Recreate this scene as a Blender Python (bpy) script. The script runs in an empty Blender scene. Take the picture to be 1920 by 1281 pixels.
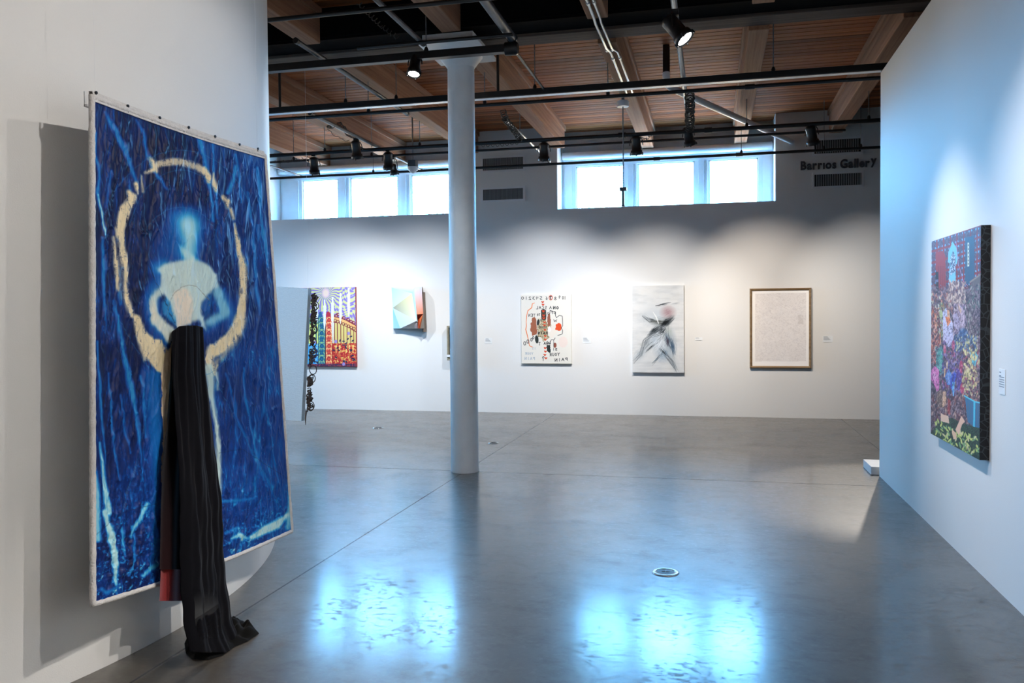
import bpy, bmesh, math, random
import numpy as np
from mathutils import Vector, Matrix

scene = bpy.context.scene
COL = scene.collection
PI = math.pi
random.seed(7)

# ------------------------------------------------------------------ camera
W_PX, H_PX, F_PX = 1920, 1281, 1570.0
EYE = 1.68
PITCH, ROLL, YAW = 41.9 / F_PX, 0.0085, math.atan(376 / F_PX)
cam_data = bpy.data.cameras.new('camera')
cam = bpy.data.objects.new('camera', cam_data)
COL.objects.link(cam)
cam.matrix_world = (Matrix.Translation((0, 0, EYE)) @ Matrix.Rotation(YAW, 4, 'Z') @
                    Matrix.Rotation(PI / 2 - PITCH, 4, 'X') @ Matrix.Rotation(-ROLL, 4, 'Z'))
cam_data.sensor_width = 36.0
cam_data.lens = F_PX / W_PX * 36.0
cam_data.shift_y = -(640.5 - 635.0) / W_PX
cam_data.clip_end = 300
scene.camera = cam

# ------------------------------------------------------------------ daylight, exposure
world = bpy.data.worlds.new('overcast_daylight')
scene.world = world
world.use_nodes = True
bg = world.node_tree.nodes['Background']
# bright cold sky above the horizon, dull warm ground below it
_nt = world.node_tree
_tc = _nt.nodes.new('ShaderNodeTexCoord'); _sx = _nt.nodes.new('ShaderNodeSeparateXYZ'); _rp = _nt.nodes.new('ShaderNodeValToRGB')
_nt.links.new(_tc.outputs['Generated'], _sx.inputs[0]); _nt.links.new(_sx.outputs['Z'], _rp.inputs[0])
_rp.color_ramp.elements[0].position = 0.0; _rp.color_ramp.elements[0].color = (0.24, 0.17, 0.11, 1)
_rp.color_ramp.elements[1].position = 0.06; _rp.color_ramp.elements[1].color = (0.18, 0.52, 1.0, 1)
_nt.links.new(_rp.outputs[0], bg.inputs[0])
bg.inputs[1].default_value = 80.0
scene.view_settings.view_transform = 'Standard'
scene.view_settings.look = 'None'
scene.view_settings.exposure = 0.12
scene.view_settings.gamma = 1.0
scene.cycles.use_denoising = True
scene.cycles.max_bounces = 8
scene.cycles.diffuse_bounces = 5
scene.cycles.sample_clamp_indirect = 40.0
scene.cycles.caustics_reflective = False
scene.cycles.caustics_refractive = False

def lamp(name, loc, aim, power, size=60, blend=0.6, color=(1, .94, .88), radius=0.05, parent=None):
    """a real track lamp's light: a spot at the can's lens"""
    ld = bpy.data.lights.new(name, 'SPOT')
    ld.energy = power; ld.spot_size = math.radians(size); ld.spot_blend = blend
    ld.color = color; ld.shadow_soft_size = radius
    o = bpy.data.objects.new(name, ld); COL.objects.link(o)
    d = Vector(aim) - Vector(loc)
    if parent is not None:
        o.parent = parent
        loc = Vector(loc) - parent.location
    o.location = loc
    o.rotation_euler = d.to_track_quat('-Z', 'Y').to_euler()
    return o

# daylight sampling guides in the window openings, seen and added
def portal(name, x0, x1, z0, z1, y, sgn=1):
    ld = bpy.data.lights.new(name, 'AREA'); ld.shape = 'RECTANGLE'
    ld.size = x1 - x0; ld.size_y = z1 - z0
    ld.cycles.is_portal = True
    o = bpy.data.objects.new(name, ld); COL.objects.link(o)
    o.location = ((x0 + x1) / 2, y, (z0 + z1) / 2)
    o.rotation_euler = (-PI / 2 * sgn, 0, 0)
    return o
portal('window_portal', -13.5, -9.9, 3.5, 4.45, 14.95)
ld = bpy.data.lights.new('window_portal', 'AREA'); ld.shape = 'RECTANGLE'; ld.size = 1.8; ld.size_y = 3.3; ld.cycles.is_portal = True
o = bpy.data.objects.new('window_portal', ld); COL.objects.link(o); o.location = (-14.16, 12.25, 3.5); o.rotation_euler = (0, -PI / 2, 0)
portal('window_portal', -8.05, -4.35, 3.5, 4.45, 14.95)
portal('window_portal', -2.57, 0.99, 3.5, 4.45, 14.95)

# measured pixel -> point on a real plane (same eye as above)
_f = Vector((-math.sin(YAW) * math.cos(PITCH), math.cos(YAW) * math.cos(PITCH), -math.sin(PITCH)))
_r0 = Vector((math.cos(YAW), math.sin(YAW), 0)); _u0 = _r0.cross(_f)
_r = _r0 * math.cos(ROLL) - _u0 * math.sin(ROLL)
_u = _r0 * math.sin(ROLL) + _u0 * math.cos(ROLL)
def _ray(x, y): return _f + _r * ((x - 960) / F_PX) - _u * ((y - 635) / F_PX)
def at_y(x, y, Y): d = _ray(x, y); return Vector((0, 0, EYE)) + d * (Y / d.y)
def at_x(x, y, X): d = _ray(x, y); return Vector((0, 0, EYE)) + d * (X / d.x)
def at_z(x, y, Z): d = _ray(x, y); return Vector((0, 0, EYE)) + d * ((Z - EYE) / d.z)

# ------------------------------------------------------------------ materials
def lin(c):
    c = np.asarray(c, float) / 255.0
    return np.where(c <= 0.04045, c / 12.92, ((c + 0.055) / 1.055) ** 2.4)
def L3(*c): return tuple(float(v) for v in lin(c)) + (1.0,)

_mats = {}
def mat(name, rgb, rough=0.6, metal=0.0, var=0.06, scale=8.0, bump=0.0, bscale=60.0, emit=None, spec=0.5, sheen=0.0):
    if name in _mats: return _mats[name]
    m = bpy.data.materials.new(name); m.use_nodes = True
    nt = m.node_tree; b = nt.nodes['Principled BSDF']
    tc = nt.nodes.new('ShaderNodeTexCoord')
    nz = nt.nodes.new('ShaderNodeTexNoise'); nz.inputs['Scale'].default_value = scale; nz.inputs['Detail'].default_value = 4
    nt.links.new(tc.outputs['Object'], nz.inputs['Vector'])
    rp = nt.nodes.new('ShaderNodeValToRGB')
    c = L3(*rgb)
    rp.color_ramp.elements[0].position = 0.3; rp.color_ramp.elements[1].position = 0.7
    rp.color_ramp.elements[0].color = tuple(v * (1 - var) for v in c[:3]) + (1,)
    rp.color_ramp.elements[1].color = tuple(min(1, v * (1 + var)) for v in c[:3]) + (1,)
    nt.links.new(nz.outputs['Fac'], rp.inputs[0]); nt.links.new(rp.outputs[0], b.inputs['Base Color'])
    b.inputs['Roughness'].default_value = rough; b.inputs['Metallic'].default_value = metal
    b.inputs['Specular IOR Level'].default_value = spec
    if sheen: b.inputs['Sheen Weight'].default_value = sheen
    if bump:
        n2 = nt.nodes.new('ShaderNodeTexNoise'); n2.inputs['Scale'].default_value = bscale; n2.inputs['Detail'].default_value = 3
        nt.links.new(tc.outputs['Object'], n2.inputs['Vector'])
        bp = nt.nodes.new('ShaderNodeBump'); bp.inputs['Strength'].default_value = bump; bp.inputs['Distance'].default_value = 0.01
        nt.links.new(n2.outputs['Fac'], bp.inputs['Height']); nt.links.new(bp.outputs[0], b.inputs['Normal'])
    if emit:
        b.inputs['Emission Color'].default_value = tuple(emit[:3]) + (1,)
        b.inputs['Emission Strength'].default_value = emit[3]
    _mats[name] = m
    return m

def nodes_of(name):
    m = bpy.data.materials.new(name); m.use_nodes = True
    nt = m.node_tree
    return m, nt, nt.nodes['Principled BSDF'], nt.nodes.new, nt.links.new

def painted(name, rough=0.6, spec=0.4, sheen=0.0, bump=0.0, bscale=200, alpha_attr=False):
    """paint colours stored on the object's own surface"""
    m, nt, b, N, LK = nodes_of(name)
    a = N('ShaderNodeAttribute'); a.attribute_name = 'paint'
    LK(a.outputs['Color'], b.inputs['Base Color'])
    b.inputs['Roughness'].default_value = rough; b.inputs['Specular IOR Level'].default_value = spec
    b.inputs['Sheen Weight'].default_value = sheen
    if alpha_attr:
        LK(a.outputs['Alpha'], b.inputs['Alpha'])
    if bump:
        tc = N('ShaderNodeTexCoord'); nz = N('ShaderNodeTexNoise'); nz.inputs['Scale'].default_value = bscale
        LK(tc.outputs['Object'], nz.inputs['Vector'])
        bp = N('ShaderNodeBump'); bp.inputs['Strength'].default_value = bump; bp.inputs['Distance'].default_value = 0.004
        LK(nz.outputs['Fac'], bp.inputs['Height']); LK(bp.outputs[0], b.inputs['Normal'])
    return m

def wood(name, dark, light, axis='Y', rough=0.75, cell=None):
    """grain running along an axis; cell = board width across the other axis, each board its own tone"""
    m, nt, b, N, LK = nodes_of(name)
    tc = N('ShaderNodeTexCoord'); mp = N('ShaderNodeMapping')
    s = {'X': (0.35, 14, 14), 'Y': (14, 0.35, 14)}[axis]
    mp.inputs['Scale'].default_value = s
    LK(tc.outputs['Object'], mp.inputs['Vector'])
    nz = N('ShaderNodeTexNoise'); nz.inputs['Scale'].default_value = 1.6; nz.inputs['Detail'].default_value = 8; nz.inputs['Roughness'].default_value = 0.65
    LK(mp.outputs[0], nz.inputs['Vector'])
    rp = N('ShaderNodeValToRGB'); rp.color_ramp.elements[0].position = 0.3; rp.color_ramp.elements[1].position = 0.72
    rp.color_ramp.elements[0].color = L3(*dark); rp.color_ramp.elements[1].color = L3(*light)
    LK(nz.outputs['Fac'], rp.inputs[0])
    last = rp.outputs[0]
    if cell:
        sx = N('ShaderNodeSeparateXYZ'); LK(tc.outputs['Object'], sx.inputs[0])
        mu = N('ShaderNodeMath'); mu.operation = 'MULTIPLY'; mu.inputs[1].default_value = 1 / cell; LK(sx.outputs['Y'], mu.inputs[0])
        fl = N('ShaderNodeMath'); fl.operation = 'FLOOR'; LK(mu.outputs[0], fl.inputs[0])
        wn = N('ShaderNodeTexWhiteNoise'); wn.noise_dimensions = '1D'; LK(fl.outputs[0], wn.inputs['W'])
        mr = N('ShaderNodeMapRange'); mr.inputs['To Min'].default_value = 0.5; mr.inputs['To Max'].default_value = 1.3
        LK(wn.outputs['Value'], mr.inputs['Value'])
        mx = N('ShaderNodeMix'); mx.data_type = 'RGBA'; mx.blend_type = 'MULTIPLY'; mx.inputs[0].default_value = 1.0
        LK(last, mx.inputs[6]); LK(mr.outputs[0], mx.inputs[7]); last = mx.outputs[2]
    LK(last, b.inputs['Base Color'])
    b.inputs['Roughness'].default_value = rough; b.inputs['Specular IOR Level'].default_value = 0.25
    bp = N('ShaderNodeBump'); bp.inputs['Strength'].default_value = 0.35; bp.inputs['Distance'].default_value = 0.01
    LK(nz.outputs['Fac'], bp.inputs['Height']); LK(bp.outputs[0], b.inputs['Normal'])
    return m

def concrete_floor():
    m, nt, b, N, LK = nodes_of('polished_concrete')
    tc = N('ShaderNodeTexCoord')
    def noise(scale, detail=6, rough=0.6, dist=0.0, vec=None):
        n = N('ShaderNodeTexNoise'); n.inputs['Scale'].default_value = scale; n.inputs['Detail'].default_value = detail
        n.inputs['Roughness'].default_value = rough; n.inputs['Distortion'].default_value = dist
        LK(vec or tc.outputs['Object'], n.inputs['Vector']); return n
    def ramp(src, stops):
        r = N('ShaderNodeValToRGB'); e = r.color_ramp.elements
        e[0].position, e[0].color = stops[0][0], stops[0][1]
        e[1].position, e[1].color = stops[-1][0], stops[-1][1]
        for p, c in stops[1:-1]:
            k = e.new(p); k.color = c
        LK(src, r.inputs[0]); return r
    def math_(op, a, v=None, b_=None):
        n = N('ShaderNodeMath'); n.operation = op; LK(a, n.inputs[0])
        if v is not None: n.inputs[1].default_value = v
        if b_ is not None: LK(b_, n.inputs[1])
        return n.outputs[0]
    def mix(blend, a, b2, fac=1.0, facsock=None):
        x = N('ShaderNodeMix'); x.data_type = 'RGBA'; x.blend_type = blend; x.inputs[0].default_value = fac
        if facsock is not None: LK(facsock, x.inputs[0])
        LK(a, x.inputs[6])
        if isinstance(b2, tuple): x.inputs[7].default_value = b2
        else: LK(b2, x.inputs[7])
        return x.outputs[2]
    big = noise(0.7, 6, 0.6, 0.6)
    base = ramp(big.outputs['Fac'], [(0.3, L3(64, 59, 52)), (0.5, L3(76, 70, 61)), (0.72, L3(88, 81, 70))])
    fine = noise(38, 6, 0.7)
    fr = ramp(fine.outputs['Fac'], [(0.3, (0.86, 0.86, 0.86, 1)), (0.7, (1.1, 1.1, 1.1, 1))])
    c = mix('MULTIPLY', base.outputs[0], fr.outputs[0])
    # pits and trodden marks
    vo = N('ShaderNodeTexVoronoi'); vo.inputs['Scale'].default_value = 3.1; LK(noise(2.2).outputs['Color'], vo.inputs['Vector'])
    wv = N('ShaderNodeVectorMath'); wv.operation = 'ADD'
    dn = noise(9, 3); LK(tc.outputs['Object'], wv.inputs[0]); 
    sc = N('ShaderNodeVectorMath'); sc.operation = 'SCALE'; sc.inputs['Scale'].default_value = 0.22; LK(dn.outputs['Color'], sc.inputs[0]); LK(sc.outputs[0], wv.inputs[1])
    v2 = N('ShaderNodeTexVoronoi'); v2.inputs['Scale'].default_value = 2.3; LK(wv.outputs[0], v2.inputs['Vector'])
    pit = ramp(v2.outputs['Distance'], [(0.035, (1, 1, 1, 1)), (0.06, (0, 0, 0, 1))])
    patchy = ramp(noise(0.9, 2).outputs['Fac'], [(0.5, (0, 0, 0, 1)), (0.56, (1, 1, 1, 1))])
    pm = math_('MULTIPLY', pit.outputs[0], None, patchy.outputs[0]); pm = math_('MULTIPLY', pm, 0.55)
    c = mix('MIX', c, L3(24, 21, 19), 0, pm)
    # saw-cut joints on the column grid
    sx = N('ShaderNodeSeparateXYZ'); LK(tc.outputs['Object'], sx.inputs[0])
    js = []
    for ax, pos in (('X', -2.62), ('X', 1.99), ('Y', 8.69), ('X', -7.23)):
        d = math_('SUBTRACT', sx.outputs[ax], pos); d = math_('ABSOLUTE', d); js.append(math_('LESS_THAN', d, 0.011 if ax == 'Y' else 0.0065))
    j = js[0]
    for k in js[1:]: j = math_('MAXIMUM', j, None, k)
    c = mix('MIX', c, L3(28, 26, 25), 0, j)
    LK(c, b.inputs['Base Color'])
    # polish: wear marks break up the shine
    mp = N('ShaderNodeMapping'); mp.inputs['Scale'].default_value = (1.0, 1.0, 1.0); LK(tc.outputs['Object'], mp.inputs['Vector'])
    w1 = noise(5.0, 12, 0.78, 0.3, mp.outputs[0])
    wr = ramp(w1.outputs['Fac'], [(0.34, (0.50, 0.50, 0.50, 1)), (0.50, (0.42, 0.42, 0.42, 1)), (0.66, (0.38, 0.38, 0.38, 1))])
    rr = math_('MAXIMUM', math_('MULTIPLY', j, 0.9), None, wr.outputs[0])
    LK(rr, b.inputs['Roughness'])
    sr = ramp(w1.outputs['Fac'], [(0.36, (0.45, 0.45, 0.45, 1)), (0.50, (0.7, 0.7, 0.7, 1))])
    LK(sr.outputs[0], b.inputs['Specular IOR Level'])
    b.inputs['Coat IOR'].default_value = 1.5; b.inputs['Coat Roughness'].default_value = 0.17
    mp.inputs['Scale'].default_value = (0.75, 1.0, 1.0)
    w2_ = noise(24.0, 10, 0.72, 0.2, mp.outputs[0]); w3_ = noise(2.2, 4, 0.6)
    wsum = math_('ADD', w2_.outputs['Fac'], None, math_('MULTIPLY', w3_.outputs['Fac'], 0.35))
    cw = ramp(wsum, [(0.565, (0.10, 0.10, 0.10, 1)), (0.625, (0.62, 0.62, 0.62, 1)), (0.80, (0.74, 0.74, 0.74, 1))]); LK(cw.outputs[0], b.inputs['Coat Weight'])
    bp = N('ShaderNodeBump'); bp.inputs['Strength'].default_value = 0.02; bp.inputs['Distance'].default_value = 0.002
    LK(noise(16, 5, 0.6).outputs['Fac'], bp.inputs['Height']); LK(bp.outputs[0], b.inputs['Normal'])
    return m

def wall_paint(name, rgb=(224, 224, 222)):
    m, nt, b, N, LK = nodes_of(name)
    tc = N('ShaderNodeTexCoord')
    n1 = N('ShaderNodeTexNoise'); n1.inputs['Scale'].default_value = 0.8; n1.inputs['Detail'].default_value = 3; LK(tc.outputs['Object'], n1.inputs['Vector'])
    r = N('ShaderNodeValToRGB'); c = L3(*rgb)
    r.color_ramp.elements[0].color = tuple(v * 0.975 for v in c[:3]) + (1,); r.color_ramp.elements[1].color = c
    LK(n1.outputs['Fac'], r.inputs[0]); LK(r.outputs[0], b.inputs['Base Color'])
    b.inputs['Roughness'].default_value = 0.62; b.inputs['Specular IOR Level'].default_value = 0.3
    n2 = N('ShaderNodeTexNoise'); n2.inputs['Scale'].default_value = 170; n2.inputs['Detail'].default_value = 3; LK(tc.outputs['Object'], n2.inputs['Vector'])
    bp = N('ShaderNodeBump'); bp.inputs['Strength'].default_value = 0.25; bp.inputs['Distance'].default_value = 0.003
    LK(n2.outputs['Fac'], bp.inputs['Height']); LK(bp.outputs[0], b.inputs['Normal'])
    return m

def glass_mat():
    m = bpy.data.materials.new('window_glass'); m.use_nodes = True
    nt = m.node_tree; nt.nodes.clear()
    o = nt.nodes.new('ShaderNodeOutputMaterial'); mx = nt.nodes.new('ShaderNodeMixShader')
    t = nt.nodes.new('ShaderNodeBsdfTransparent'); t.inputs[0].default_value = (0.93, 0.97, 0.96, 1)
    g = nt.nodes.new('ShaderNodeBsdfGlossy'); g.inputs['Roughness'].default_value = 0.02
    lw = nt.nodes.new('ShaderNodeLayerWeight'); lw.inputs[0].default_value = 0.5
    pw = nt.nodes.new('ShaderNodeMath'); pw.operation = 'POWER'; pw.inputs[1].default_value = 5.0; nt.links.new(lw.outputs['Facing'], pw.inputs[0])
    fr = nt.nodes.new('ShaderNodeMath'); fr.operation = 'MULTIPLY_ADD'; fr.inputs[1].default_value = 0.8; fr.inputs[2].default_value = 0.04; nt.links.new(pw.outputs[0], fr.inputs[0])
    nz = nt.nodes.new('ShaderNodeTexNoise'); nz.inputs['Scale'].default_value = 2
    bp = nt.nodes.new('ShaderNodeBump'); bp.inputs['Strength'].default_value = 0.02
    nt.links.new(nz.outputs['Fac'], bp.inputs['Height']); nt.links.new(bp.outputs[0], g.inputs['Normal'])
    nt.links.new(fr.outputs[0], mx.inputs[0]); nt.links.new(t.outputs[0], mx.inputs[1]); nt.links.new(g.outputs[0], mx.inputs[2])
    nt.links.new(mx.outputs[0], o.inputs[0])
    return m

M_WALL = wall_paint('white_wall_paint')
M_FLOOR = concrete_floor()
M_DECK = wood('plank_deck_wood', (118, 62, 29), (170, 98, 50), 'X', 0.7, cell=0.132)
M_BEAM = wood('beam_timber', (118, 82, 60), (168, 124, 96), 'Y')
M_LEDG = mat('matt_black_steel', (12, 12, 13), 0.9, 0.0, 0.2, 12, spec=0.05)
M_GIRD = wood('girder_timber', (60, 50, 46), (98, 84, 76), 'X')
M_BLACK = mat('black_steel', (17, 18, 21), 0.42, 0.0, 0.2, 12, spec=0.5)
M_TUBE = mat('dark_pipe_paint', (26, 30, 34), 0.4, 0.2, 0.2, 10)
M_STEEL = mat('galvanised_steel', (128, 136, 142), 0.38, 0.7, 0.12, 30)
M_COND = mat('bright_conduit', (196, 202, 206), 0.3, 0.8, 0.08, 30)
M_WHITE = mat('white_gloss_paint', (222, 224, 226), 0.4, 0, 0.03, 6)
M_COLP = mat('column_paint', (226, 226, 226), 0.5, 0, 0.04, 6, 0.3, 130)
M_FRAME = mat('window_frame_paint', (240, 243, 246), 0.45, 0, 0.03, 6)
M_GLASS = glass_mat()
M_LENS = mat('lit_lens', (255, 250, 235), 0.2, emit=(1, .93, .82, 28))
M_DLENS = mat('dark_lens', (70, 80, 90), 0.15, 0, 0.1)
M_CABLE = mat('black_cable', (14, 14, 15), 0.5)
M_GREYP = mat('grey_steel_pipe', (88, 94, 100), 0.4, 0.5, 0.15, 14)
M_SPAN = mat('grey_spandrel_paint', (168, 168, 168), 0.7, 0, 0.08, 5, 0.4, 30)

# ------------------------------------------------------------------ mesh helpers
class MB:
    def __init__(s): s.v = []; s.f = []; s.sm = []
    def add(s, vs, fs, smooth=False):
        n = len(s.v); s.v += [tuple(v) for v in vs]; s.f += [tuple(i + n for i in f) for f in fs]; s.sm += [smooth] * len(fs)
        return s
    def box(s, x0, x1, y0, y1, z0, z1):
        v = [(x0, y0, z0), (x1, y0, z0), (x1, y1, z0), (x0, y1, z0), (x0, y0, z1), (x1, y0, z1), (x1, y1, z1), (x0, y1, z1)]
        return s.add(v, [(0, 3, 2, 1), (4, 5, 6, 7), (0, 1, 5, 4), (1, 2, 6, 5), (2, 3, 7, 6), (3, 0, 4, 7)])
    def tube(s, pts, r, n=10, closed=False, caps=True, radii=None):
        pts = [Vector(p) for p in pts]; vs = []; fs = []
        m = len(pts)
        ref = None
        for i, p in enumerate(pts):
            a = pts[(i - 1) % m] if (i > 0 or closed) else p
            b = pts[(i + 1) % m] if (i < m - 1 or closed) else p
            d = (b - a)
            if d.length < 1e-9: d = Vector((0, 0, 1))
            d.normalize()
            if ref is None:
                ref = Vector((0, 0, 1)) if abs(d.z) < 0.9 else Vector((1, 0, 0))
            e1 = (ref - d * ref.dot(d))
            if e1.length < 1e-5: e1 = d.orthogonal()
            e1.normalize(); ref = e1; e2 = d.cross(e1)
            rr = radii[i] if radii else r
            for k in range(n):
                t = 2 * PI * k / n
                vs.append(p + e1 * (math.cos(t) * rr) + e2 * (math.sin(t) * rr))
        for i in range(m if closed else m - 1):
            j = (i + 1) % m
            for k in range(n):
                fs.append((i * n + k, i * n + (k + 1) % n, j * n + (k + 1) % n, j * n + k))
        s.add(vs, fs, True)
        if caps and not closed:
            s.add(vs[:n], [tuple(range(n - 1, -1, -1))]); s.add(vs[-n:], [tuple(range(n))])
        return s
    def lathe(s, prof, c=(0, 0, 0), axis=(0, 0, 1), n=28, caps=True):
        """prof = [(distance along axis, radius)]"""
        ax = Vector(axis).normalized(); c = Vector(c)
        pts = [c + ax * h for h, _ in prof]
        e1 = ax.orthogonal().normalized(); e2 = ax.cross(e1); vs = []; fs = []
        for p, (_, r) in zip(pts, prof):
            for k in range(n):
                t = 2 * PI * k / n; vs.append(p + e1 * (math.cos(t) * r) + e2 * (math.sin(t) * r))
        for i in range(len(prof) - 1):
            for k in range(n): fs.append((i * n + k, i * n + (k + 1) % n, (i + 1) * n + (k + 1) % n, (i + 1) * n + k))
        s.add(vs, fs, True)
        if caps:
            s.add(vs[:n], [tuple(range(n - 1, -1, -1))]); s.add(vs[-n:], [tuple(range(n))])
        return s
    def build(s, name, m, parent=None, bevel=0.0, loc=None):
        me = bpy.data.meshes.new(name)
        o0 = Vector(loc) if loc is not None else Vector((0, 0, 0))
        me.from_pydata([tuple(Vector(v) - o0) for v in s.v], [], s.f)
        me.polygons.foreach_set('use_smooth', s.sm)
        me.materials.append(m)
        me.update()
        o = bpy.data.objects.new(name, me); COL.objects.link(o)
        if parent is not None:
            o.parent = parent; o.location = o0 - wloc(parent)
        else:
            o.location = o0
        if bevel:
            bv = o.modifiers.new('bevel', 'BEVEL'); bv.width = bevel; bv.segments = 2; bv.limit_method = 'ANGLE'
        return o

def wloc(o):
    p = o.location.copy()
    while o.parent is not None:
        o = o.parent; p = p + o.location
    return p
def thing(name, label, cat, loc=(0, 0, 0), group=None):
    o = bpy.data.objects.new(name, None); COL.objects.link(o); o.location = loc
    o.empty_display_size = 0.1
    o['label'] = label; o['category'] = cat
    if group: o['group'] = group
    return o
def tag(o, label, cat, group=None):
    o['label'] = label; o['category'] = cat
    if group: o['group'] = group
    return o
def struct(o): o['kind'] = 'structure'; return o

# ================================================================== THE SETTING
YW = 14.15          # far wall face
DECK = 4.9; BEAM_Z = 4.53; GIRD_Z = 4.57
struct(MB().box(-14, 9, -5, 15.4, -0.15, 0).build('floor', M_FLOOR))

# ceiling: narrow boards running along the far wall, a groove between each
mb = MB(); y = -5.0; bw = 0.132
while y < 14.9:
    mb.box(-14, 9, y + 0.008, y + bw - 0.008, DECK, DECK + 0.03); y += bw
struct(mb.build('ceiling', M_DECK))
struct(MB().box(-14, 9, -5, 15.4, DECK + 0.03, DECK + 0.12).build('ceiling_slab', mat('dark_groove_wood', (34, 20, 12), .9, spec=.1)))

# far wall with its two high window openings and an unseen one added for daylight
w3 = (-13.5, -9.9); w1 = (-8.05, -4.35); w2 = (-2.57, 0.99); SILL = 3.5
mb = MB()
mb.box(-14, 9, YW, 15.2, 0, SILL)
mb.box(-14, w3[0], YW, 15.2, SILL, DECK); mb.box(w3[1], w1[0], YW, 15.2, SILL, DECK); mb.box(w1[1], w2[0], YW, 15.2, SILL, DECK); mb.box(w2[1], 9, YW, 15.2, SILL, DECK)
struct(mb.build('wall_back', M_WALL))
mb = MB()
for a, b in (w3, w1, w2): mb.box(a, b, 14.66, 15.2, 4.53, DECK)
struct(mb.build('trim_1', M_SPAN))

# curved wall on the left
cx, cy, R, T = -6.62, 4.0, 3.8, 0.16
mb = MB(); vs = []; fs = []; n = 120
a0, a1 = math.radians(-78), math.radians(104)
for i in range(n + 1):
    a = a0 + (a1 - a0) * i / n
    for r, z in ((R, 0), (R, 4.35), (R - T, 4.35), (R - T, 0)):
        vs.append((cx + math.cos(a) * r, cy + math.sin(a) * r, z))
for i in range(n):
    for k in range(4):
        fs.append((i * 4 + k, i * 4 + (k + 1) % 4, i * 4 + 4 + (k + 1) % 4, i * 4 + 4 + k)[::-1])
mb.add(vs, fs, True); mb.add(vs[:4], [(0, 1, 2, 3)]); mb.add(vs[-4:], [(3, 2, 1, 0)])
o = struct(mb.build('wall_left', M_WALL))
es = o.modifiers.new('edges', 'EDGE_SPLIT'); es.split_angle = math.radians(40)

# right-hand partition, lower than the ceiling, and the rest of the shell
struct(MB().box(1.67, 1.86, -5, 9.23, 0, 4.124).build('wall_right', M_WALL))
M_OUT = wall_paint('shell_wall_paint', (205, 205, 205))
struct(MB().box(9, 9.2, -5, 15.2, 0, DECK).build('wall_far_right', M_OUT))
struct(MB().box(-14, 9, -5.2, -5, 0, DECK).build('wall_rear', M_OUT))
# unseen side window beyond the curved wall, added to bring in daylight
sy0, sy1, sz0, sz1 = 10.6, 13.9, 2.6, 4.4
mb = MB().box(-14.2, -14, -5, sy0, 0, DECK).box(-14.2, -14, sy1, 15.2, 0, DECK).box(-14.2, -14, sy0, sy1, 0, sz0).box(-14.2, -14, sy0, sy1, sz1, DECK)
struct(mb.build('wall_far_left', M_OUT))
r_ = struct(thing('added_window_4', 'unseen side window added beyond the curved wall to bring in daylight', 'window', (-14.1, (sy0 + sy1) / 2, sz0)))
mb = MB().box(-14.12, -14.04, sy0, sy1, sz0, sz0 + .08).box(-14.12, -14.04, sy0, sy1, sz1 - .08, sz1)
for k in range(5): yy = sy0 + (sy1 - sy0 - .08) * k / 4; mb.box(-14.12, -14.04, yy, yy + .08, sz0 + .08, sz1 - .08)
mb.build('window_frame', M_FRAME, r_); MB().box(-14.09, -14.085, sy0, sy1, sz0 + .08, sz1 - .08).build('pane', M_GLASS, r_)

def window(name, x0, x1, panes, label):
    root = struct(thing(name, label, 'window', ((x0 + x1) / 2, 14.7, SILL)))
    ya, yb = 14.66, 14.74; zt = 4.53
    mb = MB()
    mb.box(x0, panes[0][0], ya, yb, SILL, zt); mb.box(panes[-1][1], x1, ya, yb, SILL, zt)
    mb.box(x0, x1, ya, yb, SILL, SILL + 0.05); mb.box(x0, x1, ya + .002, yb, 4.30, zt)
    mb.box(x0 + .04, panes[0][0] - .07, ya - .02, ya + .01, SILL, zt - .23)
    mb.box(panes[-1][1] + .07, x1 - .04, ya - .02, ya + .01, SILL, zt - .23)
    mb.build('window_frame', M_FRAME, root, 0.004)
    for k in range(len(panes) - 1):
        a, b = panes[k][1], panes[k + 1][0]; c = (a + b) / 2
        mb = MB().box(a, b, ya + .01, yb, SILL, 4.31).box(c - .055, c + .035, ya - .03, ya + .02, SILL, 4.31).box(b - .05, b - .02, ya - .012, ya + .012, SILL, 4.31)
        mb.build('mullion', M_FRAME, root, 0.004)
    for a, b in panes:
        MB().box(a, b, 14.70, 14.706, SILL + .05, 4.30).build('pane', M_GLASS, root)
        mb = MB(); e = .022
        for q in ((a, a + e, SILL + .05, 4.30), (b - e, b, SILL + .05, 4.30), (a, b, SILL + .05, SILL + .05 + e), (a, b, 4.30 - e, 4.30)):
            mb.box(q[0], q[1], 14.685, 14.70, q[2], q[3])
        mb.build('sash', M_FRAME, root)
    # rolled blind cassette under the spandrel
    prof = [(0, 0.065), (x1 - x0 - 0.04, 0.065)]
    MB().lathe(prof, (x0 + .02, 14.575, 4.47), (1, 0, 0), 24).build('roller_blind', M_FRAME, root)
    return root
window('window_1', w1[0], w1[1], [(-7.6, -6.86), (-6.61, -5.66), (-5.4, -4.6)], 'high three-pane window behind the round column, glowing with daylight')
window('window_2', w2[0], w2[1], [(-2.33, -1.48), (-1.25, -0.29), (-0.055, 0.75)], 'high three-pane window right of the round column, glowing with daylight')

window('added_window_3', w3[0], w3[1], [(-13.2, -12.4), (-12.2, -11.2), (-11.0, -10.2)], 'unseen high three-pane window added at far left to bring in daylight')  # added out of sight to let in more daylight
# pale low block on the floor behind the end of the right-hand wall
tag(MB().box(1.60, 2.5, 9.3, 9.75, 0, 0.085).build('floor_plinth', M_WHITE, bevel=0.004, loc=(2.05, 9.5, 0)),
    'low white block on the floor, just beyond the end of the blue-lit right-hand wall', 'plinth')

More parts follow.
